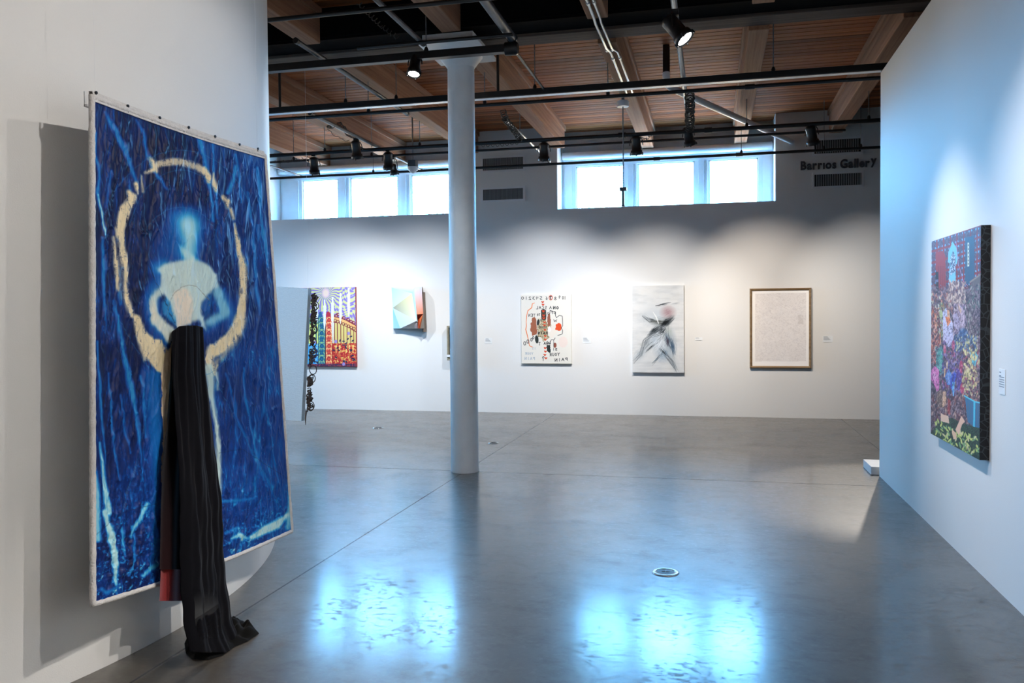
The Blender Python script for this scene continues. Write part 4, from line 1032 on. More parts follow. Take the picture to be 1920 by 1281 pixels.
# -- shadow box just showing left of the column --------------------
q0 = at_y(837.5, 611, YW - .14); q1 = at_y(838, 676, YW - .14)
sb = thing('shadow_box', 'small wooden box assemblage on the far wall, half hidden by the column', 'wall sculpture', (q0.x + .2, YW, (q0.z + q1.z) / 2))
x0, x1, z0, z1 = q0.x, q0.x + .42, q1.z, q0.z
M_BOX = mat('weathered_box_wood', (138, 132, 112), .7, 0, .2, 12); t = .03
MB().box(x0, x0 + t, YW - .14, YW - .001, z0, z1).box(x1 - t, x1, YW - .14, YW - .001, z0, z1).box(x0 + t, x1 - t, YW - .14, YW - .001, z0, z0 + t).box(x0 + t, x1 - t, YW - .14, YW - .001, z1 - t, z1).box(x0 + t, x1 - t, YW - .02, YW - .001, z0 + t, z1 - t).build('case', M_BOX, sb, .003)
MB().box(x0 + .0, x1 - t, YW - .155, YW - .141, z0 + .06, z0 + .10).build('cross_slat', M_WHITE, sb)
MB().lathe([(0, .05), (.10, .045), (.12, .02)], (x0 + .10, YW - .08, z0 + .36), n=16).build('small_vessel', mat('dark_grey_relic', (70, 72, 74), .6), sb)
MB().box(x0 + .045, x0 + .12, YW - .12, YW - .04, z1 - .16, z1 - .07).build('white_block', M_WHITE, sb, .01)

# -- hanging grey panel with rope tangle ---------------------------
YP = 9.36; ang = math.radians(4.2)
pr = at_y(578.5, 541, YP)                        # top right corner
def PP(a, b, y=0): # a to the left, b down along the tilted panel
    return (pr.x - a * math.cos(ang) - b * math.sin(ang), YP + y, pr.z + a * math.sin(ang) - b * math.cos(ang))
hp = thing('hanging_panel', 'pale grey panel hung crooked on thin lines, dark ropes along its back edge', 'wall sculpture', PP(.5, 0))
Hh, Wh = 1.63, 1.05; nc, nr = 180, 280
U, V = np.meshgrid(np.linspace(0, Wh, nc), np.linspace(0, Hh, nr)); rng = np.random.RandomState(4)
rowz = np.abs(np.sin(V * 2 * PI / .03 + .8 * np.sin(U * 21 + V * 9) + .5 * np.sin(U * 55))) * .0045 + rng.rand(nr, nc) * .0022
bp_ = np.stack([pr.x - U * math.cos(ang) - V * math.sin(ang), np.full(U.shape, YP - .004) - rowz, pr.z + U * math.sin(ang) - V * math.cos(ang)], -1)
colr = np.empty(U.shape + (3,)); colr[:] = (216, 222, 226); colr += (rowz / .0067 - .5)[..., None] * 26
grid_mesh('stitched_face', bp_[:, ::-1], colr[:, ::-1], M_PAPER, hp, loc=PP(0, 0))
mb = MB(); v = [PP(0, 0), PP(Wh, 0), PP(Wh, Hh), PP(0, Hh), PP(0, 0, .075), PP(Wh, 0, .075), PP(Wh, Hh, .075), PP(0, Hh, .075)]
mb.add(v, [(0, 1, 2, 3), (7, 6, 5, 4), (0, 4, 5, 1), (1, 5, 6, 2), (2, 6, 7, 3), (3, 7, 4, 0)]).build('board', mat('grey_panel_edge', (150, 158, 164), .8, 0, .1, 20), hp)
for a in (.02, .96):
    q = PP(a, 0, .03); MB().tube([q, (q[0], q[1], DECK)], .0012, 5).build('hanging_line', M_WHITE, hp)
M_ROPE = mat('dark_brown_rope', (66, 50, 42), .8, 0, .3, 40)
rnd = random.Random(21)
for k, (b0, b1, w, nn) in enumerate(((.06, .30, .05, 3), (.22, .52, .07, 4), (.50, .70, .05, 3), (.74, 1.0, .06, 3), (1.04, 1.2, .05, 3), (1.2, 1.5, .06, 4))):
    mb = MB()
    for j in range(nn):
        pts = []
        c0 = rnd.uniform(b0, b0 + (b1 - b0) * .5)
        for i in range(26):
            t = i / 25
            pts.append(PP(-.022 - abs(rnd.gauss(0, .42)) * w - (.03 if i % 5 == 2 else 0), c0 + (b1 - b0) * .5 * t + .03 * math.sin(i * 1.3 + j), .06 + .03 * math.cos(i * .9 + j) + .02 * rnd.random()))
        sm = []
        for i in range(len(pts) - 1):
            a_, b_ = Vector(pts[i]), Vector(pts[i + 1]); sm += [a_.lerp(b_, .25), a_.lerp(b_, .75)]
        mb.tube(sm, rnd.choice((.006, .009)), 6)
    for j in range(2):      # open loops
        cc = rnd.uniform(b0, b1); rr = rnd.uniform(.025, .05)
        mb.tube([PP(-.03 - rr + rr * math.cos(t), cc + rr * 1.2 * math.sin(t), .08) for t in np.linspace(0, 6.1, 16)], .006, 6)
    mb.build('rope_tangle', M_ROPE, hp)
MB().tube([PP(-.03, 1.5, .05), PP(-.025, 1.6, .05), PP(-.03, 1.68, .05)], .006, 6, radii=[.012, .009, .004]).build('rope_end', M_ROPE, hp)

# ================================================================== RIGHT WALL PAINTING
XR = 1.67; TH = .055
rp_px = [(1746.3, 453.5), (1839, 422.4), (1837.7, 861.3), (1746.3, 815.3)]
cr = [at_x(x, y, XR - TH) for x, y in rp_px]
ya, yb = (cr[0].y + cr[3].y) / 2, (cr[1].y + cr[2].y) / 2; z0, z1 = (cr[2].z + cr[3].z) / 2, (cr[0].z + cr[1].z) / 2
def paint_crowd(p):
    rnd = random.Random(9)
    Z1 = lambda: p.zoom(1735, 410, 5.569); Z2 = lambda: p.zoom(1735, 630, 4.927)
    Z1(); X = (p.x - 1735) * 5.569; Y = (p.y - 410) * 5.569
    n = p.noise(40, 30, 3, 3); n2 = p.noise(90, 60, 4, 2)
    # red lattice over dark plum ovals with blue sky chips
    sh = Y + X * .0
    u = (X + 20 + (n - .5) * 16) / 70.0; v = (Y + X * .30 + (n2 - .5) * 14) / 122.0
    p.c[:] = (74, 52, 74)
    lat = (np.abs((u % 1) - .5) > .40) | (np.abs((v % 1) - .5) > .40)
    chip = (np.abs(np.abs((u % 1) - .5) - .30) < .06) & (np.abs(np.abs((v % 1) - .5) - .30) < .08)
    p.blend((n2 > .52) * 1.0, (98, 76, 98)); p.blend(chip * 1.0, (110, 170, 206)); p.blend(lat * 1.0, (142, 34, 40)); p.blend(lat * (n < .4) * 1.0, (112, 26, 40))
    p.poly([(105, 350), (190, 340), (210, 400), (215, 860), (160, 860), (130, 640), (105, 520)], (150, 42, 46)); 
    for x in (140, 160, 180, 200): p.stroke([(x - 6, 500), (x, 850)], 3, (104, 24, 36), 3)
    p.poly([(105, 560), (135, 560), (140, 870), (110, 870)], (16, 18, 24)).poly([(105, 645), (135, 640), (135, 668), (105, 672)], (110, 100, 130))
    p.poly([(415, 200), (512, 175), (512, 600), (470, 680), (415, 690)], (44, 78, 108)).poly([(440, 255), (458, 252), (458, 500), (440, 505)], (202, 206, 190))
    for y in (280, 320, 360, 400, 440, 475): p.oval((449, y), 5, 9, (60, 60, 60))
    p.poly([(283, 240), (325, 310), (340, 400), (330, 480), (312, 470), (318, 650), (245, 670), (255, 470), (235, 460), (240, 350), (262, 300)], (116, 186, 208))
    m = p.poly_mask([(290, 330), (315, 400), (312, 560), (262, 600), (262, 420)]); p.blend(m * (n2 > .5), (70, 76, 110)); p.blend(m * (n2 < .42), (196, 196, 214))
    p.stroke([(320, 240), (345, 480), (400, 660), (440, 700)], 3, (170, 120, 160), 2)
    p.poly([(575, 560), (575, 720), (500, 900), (465, 700)], (98, 84, 84)); p.stroke([(470, 665), (575, 585)], 9, (140, 118, 106), 4)
    # body of the crowd: scattered dabs of local colour
    low = np.clip((Y - 700 + (n - .5) * 160) / 60, 0, 1); p.blend(low, (92, 70, 84)); p.blend(low * (n > .55), (128, 104, 112)); p.blend(low * (n < .38), (52, 44, 58))
    pal = [((60, 300), (780, 1100), [(186, 110, 90), (206, 140, 120), (124, 70, 70), (96, 60, 60), (208, 196, 160)]),
           ((130, 230), (900, 1300), [(176, 190, 120), (150, 110, 60), (90, 110, 90), (214, 206, 196)]),
           ((230, 420), (650, 900), [(196, 164, 148), (150, 120, 116), (214, 190, 170), (110, 86, 90)]),
           ((400, 575), (700, 1280), [(92, 80, 84), (60, 56, 66), (120, 116, 110), (160, 150, 140), (70, 90, 86)]),
           ((60, 160), (950, 1300), [(206, 106, 64), (226, 150, 110), (120, 40, 50), (90, 60, 60)]),
           ((300, 430), (900, 1250), [(160, 130, 150), (190, 156, 170), (110, 96, 130), (214, 190, 190)])]
    for (xa, xb), (y0, y1), cs in pal:
        for k in range(130):
            x, y = rnd.uniform(xa, xb), rnd.uniform(y0, y1); h = rnd.uniform(9, 32)
            p.oval((x, y), rnd.uniform(3, 9), h, rnd.choice(cs), rnd.uniform(-.5, .5), .5, .9)
    p.poly([(185, 980), (215, 940), (240, 1000), (290, 1100), (295, 1290), (190, 1290)], (206, 200, 226)).poly([(208, 1025), (262, 1045), (268, 1080), (236, 1140), (225, 1090)], (238, 128, 62))
    p.poly([(228, 960), (252, 960), (262, 1045), (232, 1035)], (232, 168, 120)).poly([(360, 900), (412, 970), (412, 1140), (385, 1170), (370, 1010)], (196, 170, 186)).poly([(345, 890), (380, 960), (375, 1000), (350, 960)], (222, 180, 150))
    p.poly([(290, 1010), (330, 990), (370, 1090), (350, 1180), (300, 1120)], (176, 156, 182)); p.oval((165, 1010), 18, 50, (180, 190, 130)); p.oval((400, 1210), 48, 60, (50, 90, 140), 0, .4)
    Z2()
    pal = [((50, 130), (0, 260), [(200, 100, 70), (160, 60, 60), (226, 160, 130), (90, 60, 70)]),
           ((100, 170), (120, 360), [(60, 130, 130), (40, 90, 100), (100, 170, 160), (110, 60, 90)]),
           ((160, 350), (60, 560), [(80, 60, 130), (60, 70, 160), (120, 80, 150), (170, 60, 110), (50, 50, 90), (140, 120, 160)]),
           ((340, 505), (120, 600), [(206, 186, 130), (222, 206, 150), (160, 60, 80), (180, 80, 100), (120, 90, 90), (214, 170, 130)]),
           ((270, 480), (0, 140), [(50, 90, 140), (40, 70, 110), (90, 120, 150), (206, 196, 130)]),
           ((50, 400), (560, 800), [(110, 50, 60), (90, 60, 66), (150, 90, 80), (70, 44, 56), (190, 150, 130)]),
           ((380, 505), (560, 860), [(170, 120, 110), (120, 50, 60), (80, 60, 70)])]
    for (xa, xb), (y0, y1), cs in pal:
        for k in range(190):
            x, y = rnd.uniform(xa, xb), rnd.uniform(y0, y1)
            p.oval((x, y), rnd.uniform(3, 9), rnd.uniform(6, 26), rnd.choice(cs), rnd.uniform(-.6, .6), .5, .9)
    p.poly([(165, 0), (265, 0), (240, 90), (215, 110), (190, 60)], (200, 190, 220)).poly([(120, 150), (150, 140), (165, 200), (150, 350), (112, 300), (105, 210)], (78, 158, 150))
    p.poly([(52, 345), (90, 285), (130, 320), (132, 510), (110, 520), (90, 470), (55, 410)], (224, 112, 176)).poly([(66, 360), (92, 330), (110, 400), (100, 460)], (240, 150, 200))
    p.poly([(185, 380), (220, 310), (248, 360), (235, 460), (205, 460)], (96, 140, 206)).poly([(235, 400), (270, 330), (300, 360), (270, 450), (265, 560), (240, 480)], (44, 70, 186)).poly([(250, 430), (275, 430), (270, 560), (258, 560)], (90, 170, 220))
    p.poly([(290, 300), (330, 320), (340, 420), (310, 520), (290, 440)], (90, 60, 150)).oval((205, 275), 11, 34, (226, 190, 160)).poly([(180, 300), (190, 310), (186, 390), (176, 390)], (232, 180, 130))
    p.oval((335, 290), 16, 60, (190, 60, 100)).oval((262, 90), 14, 46, (180, 70, 110)).oval((182, 130), 13, 40, (200, 80, 110)).oval((345, 490), 18, 50, (190, 60, 96)).poly([(410, 150), (470, 150), (490, 190), (465, 280), (440, 270)], (100, 186, 200))
    for k in range(46): p.oval((rnd.uniform(345, 470), rnd.uniform(110, 480)), rnd.uniform(7, 13), rnd.uniform(10, 28), (222, 206, 140), rnd.uniform(-.6, .6), .35)
    p.oval((150, 590), 42, 80, (120, 92, 76), 0, .5).poly([(168, 520), (196, 520), (196, 640), (165, 670), (160, 640)], (226, 178, 140)).poly([(215, 580), (238, 600), (235, 740), (210, 720)], (170, 60, 60))
    w_ = p.noise(70, 24, 12, 3, .2); low2 = np.clip(p.y - 560, 0, 40) / 40
    p.blend(low2 * (w_ > .60) * .55, (62, 48, 66)); p.blend(low2 * (w_ < .37) * .40, (214, 196, 196)); p.blend(low2 * (np.abs(w_ - .5) < .014) * .6, (40, 34, 48))
    # green foot with pale leaves, feet, blue crate
    m = p.poly_mask([(90, 860), (150, 790), (250, 760), (330, 800), (505, 840), (520, 1160), (40, 930)]); p.blend(m, (32, 46, 38)); p.blend(m * (p.noise(70, 70, 8, 2) > .55), (52, 84, 60))
    for k in range(95):
        x = rnd.uniform(100, 500); y = 800 + (x - 100) * .45 + rnd.uniform(-30, 160)
        if k % 1 == 0: p.oval((x, y), rnd.uniform(5, 9), rnd.uniform(12, 28), rnd.choice([(206, 210, 120), (186, 196, 110), (120, 160, 110), (214, 200, 150)]), rnd.uniform(-.9, .9), .3)
    p.poly([(148, 720), (175, 735), (218, 745), (228, 815), (150, 795)], (228, 190, 164)).poly([(340, 740), (372, 790), (345, 820), (315, 920), (285, 870), (310, 810)], (230, 186, 160)).poly([(255, 868), (292, 900), (296, 950), (270, 960), (252, 900)], (226, 184, 150))
    p.poly([(370, 550), (462, 600), (505, 610), (505, 845), (450, 835), (395, 790)], (52, 110, 150)); p.poly([(450, 600), (466, 604), (462, 838), (448, 834)], (80, 190, 214)); p.stroke([(365, 555), (460, 605), (505, 615)], 6, (90, 196, 216), 2)
    for x in (400, 420, 436, 478, 494): p.stroke([(x, 620), (x, 830)], 3, (90, 104, 120), 2)
    p.zoom(0, 0, 1)
cp = thing('crowd_painting', 'tall colourful crowded painting with black patterned edges on the blue-lit right wall', 'painting', (XR, (ya + yb) / 2, (z0 + z1) / 2))
S, T = st_grid(0, abs(yb - ya), z0, z1, 330, 520)
pt = Paint(S, T, [(0, z1), (abs(yb - ya), z1), (abs(yb - ya), z0), (0, z0)], rp_px, (90, 70, 80)); paint_crowd(pt)
P = np.stack([np.full(S.shape, XR - TH - .0015), ya + (yb - ya) * S / abs(yb - ya), T], -1)
grid_mesh('painted_face', P[:, ::-1] if False else P, pt.c, M_CANVAS, cp, loc=(XR - TH, ya, (z0 + z1) / 2))
def edge_mat():
    m, nt, b, N, LK = nodes_of('black_vine_canvas_edge')
    tc = N('ShaderNodeTexCoord'); mp = N('ShaderNodeMapping'); mp.inputs['Scale'].default_value = (1, 1, 1); LK(tc.outputs['Object'], mp.inputs[0])
    w = N('ShaderNodeTexVoronoi'); w.feature = 'DISTANCE_TO_EDGE'; w.inputs['Scale'].default_value = 22; LK(mp.outputs[0], w.inputs['Vector'])
    r = N('ShaderNodeValToRGB'); r.color_ramp.elements[0].position = .035; r.color_ramp.elements[0].color = L3(52, 58, 64); r.color_ramp.elements[1].position = .07; r.color_ramp.elements[1].color = L3(10, 11, 14)
    LK(w.outputs['Distance'], r.inputs[0]); LK(r.outputs[0], b.inputs['Base Color']); b.inputs['Roughness'].default_value = .6
    return m
MB().box(XR - TH, XR - .001, yb, ya, z0, z1).build('stretcher', edge_mat(), cp)

# ================================================================== WALL LABELS, VENTS, LETTERING
M_CARD = mat('label_card', (226, 230, 232), .6); M_TXT = mat('grey_print', (148, 154, 160), .7)
def card_back(px, py, w, h, label, lines=4):
    c = at_y(px, py, YW - .004); root = thing('wall_label', label, 'label', c, 'artwork labels')
    MB().box(c.x - w / 2, c.x + w / 2, YW - .004, YW - .0005, c.z - h / 2, c.z + h / 2).build('card', M_CARD, root)
    mb = MB()
    for i in range(lines):
        z = c.z + h * .36 - i * h * .16; ww = w * (.42 if i == 0 else .4 + .35 * ((i * 37) % 7) / 7)
        mb.box(c.x - w * .42, c.x - w * .42 + ww, YW - .0052, YW - .0042, z - h * .035, z + h * .035)
    mb.build('text_lines', M_TXT, root)
card_back(916, 639, .13, .10, 'small label on the far wall just right of the column')
card_back(1100, 638, .14, .10, 'small label right of the mirror-written canvas')
card_back(1310, 635.5, .12, .05, 'thin small label right of the charcoal drawing', 2)
card_back(1552, 636, .15, .10, 'small label right of the bronze-framed print')
card_back(687, 634, .05, .03, 'tiny label on the far wall right of the gate painting', 1)
c = at_x(1878.5, 716, XR - .004); root = thing('wall_label', 'label card on the right-hand wall beside the crowded painting', 'label', c, 'artwork labels')
MB().box(XR - .004, XR - .0005, c.y - .055, c.y + .055, c.z - .075, c.z + .075).build('card', M_CARD, root)
mb = MB()
for i in range(7):
    z = c.z + .055 - i * (.014 if i > 1 else .02); mb.box(XR - .0052, XR - .0042, c.y + .045 - (.03 if i < 2 else .085), c.y + .045, z - .003, z + .003)
mb.build('text_lines', M_TXT, root)

M_DARKV = mat('vent_dark_recess', (26, 27, 30), .8)
def vent(px, Y, label, vertical=True, fr_m=None, pitch=.018):
    a, b = at_y(px[0], px[1], Y), at_y(px[2], px[3], Y)
    x0, x1, z0, z1 = a.x, b.x, b.z, a.z
    root = thing('wall_vent', label, 'vent', ((x0 + x1) / 2, Y, (z0 + z1) / 2), 'air grilles on the far wall')
    MB().box(x0, x1, Y - .004, Y - .001, z0, z1).build('recess', M_DARKV, root)
    e = .035; mb = MB()
    for q in ((x0 - e, x0, z0 - e, z1 + e), (x1, x1 + e, z0 - e, z1 + e), (x0, x1, z0 - e, z0), (x0, x1, z1, z1 + e)): mb.box(q[0], q[1], Y - .012, Y - .0005, q[2], q[3])
    mb.build('vent_frame', fr_m or M_WHITE, root, .002)
    mb = MB(); x = x0 + pitch
    while x < x1 - pitch * .5:
        mb.box(x - pitch * .27, x + pitch * .27, Y - .011, Y - .004, z0, z1); x += pitch
    mb.build('grille_bars', mat('grille_paint', (132, 136, 138), .5), root)
vent((905.5, 298, 981, 316.5), YW, 'upper dark air grille right of the column top', pitch=.02)
vent((906, 356, 981, 373), YW, 'lower grey air grille right of the column top', pitch=.016)
vent((1527, 264, 1614, 284.5), YW, 'air grille above the gallery name, partly behind the spotlight', pitch=.034)
vent((1527, 328, 1615, 346.5), YW, 'air grille directly below the gallery name', pitch=.034)

# gallery name, separate mounted letters
sign = thing('gallery_lettering', 'dark grey mounted letters reading Barrios Gallery, high on the far wall at right', 'lettering', at_y(1570, 310, YW))
M_LET = mat('dark_grey_letters', (66, 68, 74), .5)
text = 'Barr\u0131os Gallery'
xs = {}
adv = []
fnt = None
deps = bpy.context.evaluated_depsgraph_get
def glyph(ch):
    cu = bpy.data.curves.new('letter', 'FONT'); cu.body = ch; cu.size = 1.0; cu.offset = .036; cu.extrude = .05; cu.resolution_u = 6
    ob = bpy.data.objects.new('tmp', cu); COL.objects.link(ob); bpy.context.view_layer.update()
    me = bpy.data.meshes.new_from_object(ob.evaluated_get(bpy.context.evaluated_depsgraph_get()))
    COL.objects.unlink(ob); bpy.data.objects.remove(ob)
    return me
x = 0; items = []
for ch in text:
    if ch == ' ': x += .28; continue
    me = glyph(ch); vx = np.array([v.co[:] for v in me.vertices]); w0, w1_ = vx[:, 0].min(), vx[:, 0].max()
    items.append((ch, me, x - w0, vx)); x += (w1_ - w0) + .075
total = x - .075; XA, XB, ZB = at_y(1501, 319, YW).x, at_y(1643.5, 310, YW).x, at_y(1501, 318.6, YW).z
kx = (XB - XA) / total; kz = .135 / .73
for ch, me, off, vx in items:
    up = .035 if ch == 'y' else 0
    for v in me.vertices:
        v.co = Vector((XA + (v.co.x + off) * kx, YW - .001 - (v.co.z + .05) * .2, ZB + up + v.co.y * kz)) - wloc(sign)
    me.materials.append(M_LET); me.name = 'letter'
    o = bpy.data.objects.new('letter', me); COL.objects.link(o); o.parent = sign

# ================================================================== FLOOR FITTINGS
def floor_cover(px, py, r, label):
    c = at_z(px, py, 0); root = thing('floor_outlet', label, 'floor outlet', (c.x, c.y, 0), 'round floor covers')
    MB().lathe([(0, r), (.004, r), (.007, r * .93), (.007, r * .68), (.003, r * .66)], (c.x, c.y, 0.0005), n=40).build('metal_ring', mat('polished_steel_ring', (190, 194, 196), .22, .9, .05), root)
    MB().lathe([(.0005, r * .655), (.0055, r * .64)], (c.x, c.y, .0005), n=32).build('lid', mat('dark_cast_lid', (44, 48, 52), .45, .5), root)
    mb = MB()
    for a in (0, PI / 2): mb.tube([(c.x - math.cos(a) * r * .3, c.y - math.sin(a) * r * .3, .0065), (c.x + math.cos(a) * r * .3, c.y + math.sin(a) * r * .3, .0065)], .003, 6)
    mb.build('lid_cross', M_STEEL, root)
floor_cover(1248, 1074, .087, 'round metal floor outlet in the blue reflection, nearest to the viewer')
floor_cover(709, 802.5, .085, 'round floor outlet far back, below the folded relief')
floor_cover(925, 831, .07, 'faint round floor outlet just right of the column base, far back')

# ================================================================== CYANOTYPE QUILT ON THE CURVED WALL
XQ = -2.6
q_px = [(173, 181), (497, 292), (547.5, 996), (175, 1134)]
qc = [at_x(x, y, XQ) for x, y in q_px]
quilt = thing('cyanotype_quilt', 'blue quilt of a haloed figure on the curved left wall, trailing a black cloth', 'quilt', (XQ, qc[0].y, qc[0].z))
NC, NR = 400, 720
uu, vv = np.meshgrid(np.linspace(0, 1, NC), np.linspace(0, 1, NR))
def bil(k):
    a, b, c_, d = (getattr(q, k) for q in qc)
    return (a * (1 - uu) + b * uu) * (1 - vv) + (d * (1 - uu) + c_ * uu) * vv
QY, QZ = bil('y'), bil('z')
# the top edge sags a little between pins, the lower edge too
QZ = QZ - .012 * np.sin(uu * PI) * (1 - vv) - .030 * np.sin(uu * PI) * vv * .8
pq = Paint(QY, QZ, [(q.y, q.z) for q in qc], q_px, (10, 36, 96))
def hexf(a, b, t): return a + (b - a) * t[..., None]
n_v = pq.noise(14, 1.5, 1, 3, .08)          # long vertical creases
n_v2 = pq.noise(34, 3.0, 2, 3, -.05)
n_f = pq.noise(90, 9, 3, 2, .03)
n_b = pq.noise(3, 2, 4, 3)
n_c = pq.noise(26, 18, 5, 4, .6)
n_r = pq.noise(60, 60, 9, 2)
def blur(m, k):
    """soften a mask over k points each way"""
    for _ in range(2):
        for ax in (0, 1):
            c_ = np.cumsum(np.pad(m, [(k + 1, k) if a == ax else (0, 0) for a in (0, 1)], mode='edge'), axis=ax)
            m = (c_[2 * k + 1:, :] - c_[:-2 * k - 1, :] if ax == 0 else c_[:, 2 * k + 1:] - c_[:, :-2 * k - 1]) / (2 * k + 1)
    return m
def contour(fx, fy, seed, rot, w, oct=2): return np.exp(-((pq.noise(fx, fy, seed, oct, rot) - .5) / w) ** 2)
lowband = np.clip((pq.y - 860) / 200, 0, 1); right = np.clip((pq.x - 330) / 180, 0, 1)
Tn = .085 + .13 * right + .05 * np.clip((pq.y - 560) / 300, 0, 1) + (n_b - .5) * .16 + (n_v - .5) * .16 + (n_f - .5) * .05  # right side bluer, partly the window's blue wash put into the dye
Tn += contour(8, .75, 31, .06, .022) * .20 * np.clip((n_v2 - .35) * 3, 0, 1)
Tn += contour(13, 1.1, 32, -.10, .020) * .20 * np.clip((n_b - .40) * 4, 0, 1) * (pq.y > 420)
Tn += contour(20, 1.6, 33, .02, .018) * .13 * np.clip((n_v - .4) * 3, 0, 1)
Tn += contour(11, 4, 34, .7, .03, 2) * .26 * lowband * np.clip((n_c - .42) * 4, 0, 1)
Tn += np.clip((n_c - .62) * 2.6, 0, .4) * lowband
T_ = Tn.copy()
def tone(pts, r, val, soft=6, a=1.0):
    global T_
    m = pq.stroke_mask(pts, r, soft, raw=True) * a * np.clip(.55 + n_f * .9, 0, 1); T_ = T_ * (1 - m) + np.maximum(T_, val) * m
def tone_oval(c0, rx, ry, val, soft=.8, ang=0, a=1.0):
    global T_
    m = pq.oval_mask(c0, rx, ry, ang, soft) * a; T_ = T_ * (1 - m) + np.maximum(T_, val) * m
def tone_poly(pts, val, k=6, a=1.0, wob=None):
    global T_
    m = blur(pq.poly_mask(pts, wob), k) * a; T_ = T_ * (1 - m) + val * m
# diagonal and vertical light creases
tone([(197, 210), (206, 230), (226, 270), (240, 305), (248, 325), (255, 345)], [1, 4, 5, 4, 3, 2], .46, 5)
tone([(255, 225), (268, 250), (274, 290), (285, 320), (300, 340), (308, 355)], [1, 3, 3, 4, 3, 1], .44, 5)
tone([(373, 255), (378, 290), (384, 325)], [5, 5, 4], .5, 7)
tone([(398, 270), (397, 320), (401, 365), (404, 410)], [2, 3, 3, 2], .45, 4)
tone([(386, 335), (393, 390), (397, 415)], [3, 3, 2], .5, 4)
tone([(441, 290), (446, 330), (451, 380)], [2, 2, 1], .45, 3)
tone([(440, 312), (434, 340), (425, 362)], [3, 4, 3], .5, 4)
tone([(482, 315), (486, 360), (488, 410), (496, 460), (500, 500)], [2, 4, 2, 3, 2], .5, 4)
tone([(462, 360), (468, 400), (473, 430), (475, 470), (482, 560), (485, 590)], [1, 3, 2, 3, 3, 1], .45, 4)
tone([(180, 250), (178, 290), (184, 310), (186, 335), (182, 360), (190, 400), (195, 440)], [2, 3, 2, 2, 3, 2, 2], .5, 4)
tone([(184, 365), (190, 395), (195, 440)], [1, 1.5, 1.2], .85, 2)
tone([(206, 320), (203, 360), (199, 380)], [2, 2, 1], .42, 4)
tone([(190, 445), (193, 480), (194, 530), (196, 600)], [1, 3, 3, 1], .5, 4)
tone([(212, 565), (220, 600), (232, 670), (243, 720), (252, 770), (258, 830), (266, 900)], [1, 3, 4, 5, 3, 2, 1], .52, 5)
tone([(182, 640), (186, 720), (192, 800), (198, 870)], [1.5, 2, 2, 1], .48, 3); tone([(204, 700), (206, 760), (212, 830), (222, 900)], [1, 2, 2, 1], .46, 3)
tone([(225, 740), (230, 790), (242, 850)], [1, 2, 1], .42, 3); tone([(262, 705), (266, 760), (272, 820)], [2, 2, 1], .5, 4)
tone([(187, 830), (192, 880), (198, 930), (203, 960)], [1, 3, 5, 6], .80, 4); tone([(178, 880), (182, 930), (182, 1010)], [2, 5, 7], .72, 5)
tone([(196, 960), (206, 1000), (214, 1040), (218, 1095)], [5, 6, 6, 3], .80, 4); tone([(203, 980), (212, 1020), (219, 1060)], [3, 4, 2], .85, 3)
tone([(275, 945), (262, 970), (250, 990), (245, 1005)], [3, 4, 3, 2], .72, 4); tone([(228, 990), (230, 1020), (232, 1040)], [2, 3, 1], .6, 4); tone([(252, 1000), (250, 1050), (240, 1080)], [1, 2, 1], .55, 3)
tone([(268, 1080), (282, 1066), (292, 1058)], [3, 4, 3], .66, 4); tone([(190, 1105), (200, 1112), (222, 1100)], [3, 4, 2], .45, 5)
tone([(455, 690), (457, 745), (468, 800), (480, 860), (492, 900)], [1, 2, 1.5, 1.5, 1], .46, 3); tone([(420, 700), (440, 780), (470, 850), (498, 900), (520, 950)], [1, 1.5, 1.5, 1.5, 1], .40, 3)
tone([(508, 820), (514, 870), (520, 905)], [1, 1.5, 1], .42, 2)
tone([(545, 900), (543, 960), (540, 990)], [3, 5, 4], .70, 5); tone([(470, 1008), (492, 995), (516, 985), (538, 966)], [5, 8, 8, 4], .86, 6); tone([(430, 1010), (446, 1003), (462, 1010)], [2, 4, 2], .72, 4)
tone([(445, 1002), (452, 1012)], 3, .8, 4); tone([(412, 940), (450, 938), (470, 935)], [3, 2, 1], .5, 5); tone([(420, 1000), (440, 990), (430, 1015)], 2, .5, 4)
# blue cast left of the body column, head glow, arms
tone_poly([(264, 690), (303, 690), (302, 900), (300, 1062), (284, 1062), (284, 900), (272, 780)], .44, 6, .8)
wob = ((n_v2 - .5) * 6, (n_r - .5) * 5)
tone_poly([(296, 425), (318, 395), (350, 388), (382, 402), (384, 440), (366, 470), (380, 492), (290, 496), (286, 455)], .34, 14, .85)
tone_poly([(318, 402), (342, 390), (370, 400), (376, 425), (368, 455), (362, 482), (322, 486), (328, 450), (320, 425)], .52, 8, .8)
tone_poly([(334, 412), (350, 402), (366, 412), (364, 445), (358, 470), (360, 486), (338, 486), (342, 450), (336, 432)], .84, 6, .9, wob)
tone_poly([(330, 460), (352, 474), (372, 492), (350, 494), (336, 478)], .92, 3, .7)
tone_poly([(262, 560), (276, 530), (292, 512), (304, 520), (296, 560), (300, 612), (320, 640), (306, 650), (284, 626), (268, 596)], .42, 6, .9)
tone_poly([(400, 540), (420, 545), (436, 575), (438, 600), (420, 616), (384, 640), (380, 612), (404, 596)], .40, 7, .9)
tone_poly([(382, 628), (424, 596), (418, 622), (396, 648), (384, 646)], .20, 4, .9)
tone_poly([(276, 494), (312, 484), (316, 512), (284, 520)], .50, 5, .9)
body = [(290, 505), (308, 494), (326, 490), (338, 487), (357, 485), (364, 489), (378, 491), (390, 500), (400, 516), (407, 538), (396, 542), (392, 548), (384, 556), (376, 566), (374, 590), (383, 622), (366, 600), (356, 605), (329, 617), (322, 600), (314, 570), (302, 552), (294, 556), (290, 566), (291, 585), (304, 602), (320, 614), (326, 626), (314, 646), (298, 624), (281, 606), (275, 580), (280, 556), (296, 534), (300, 515)]
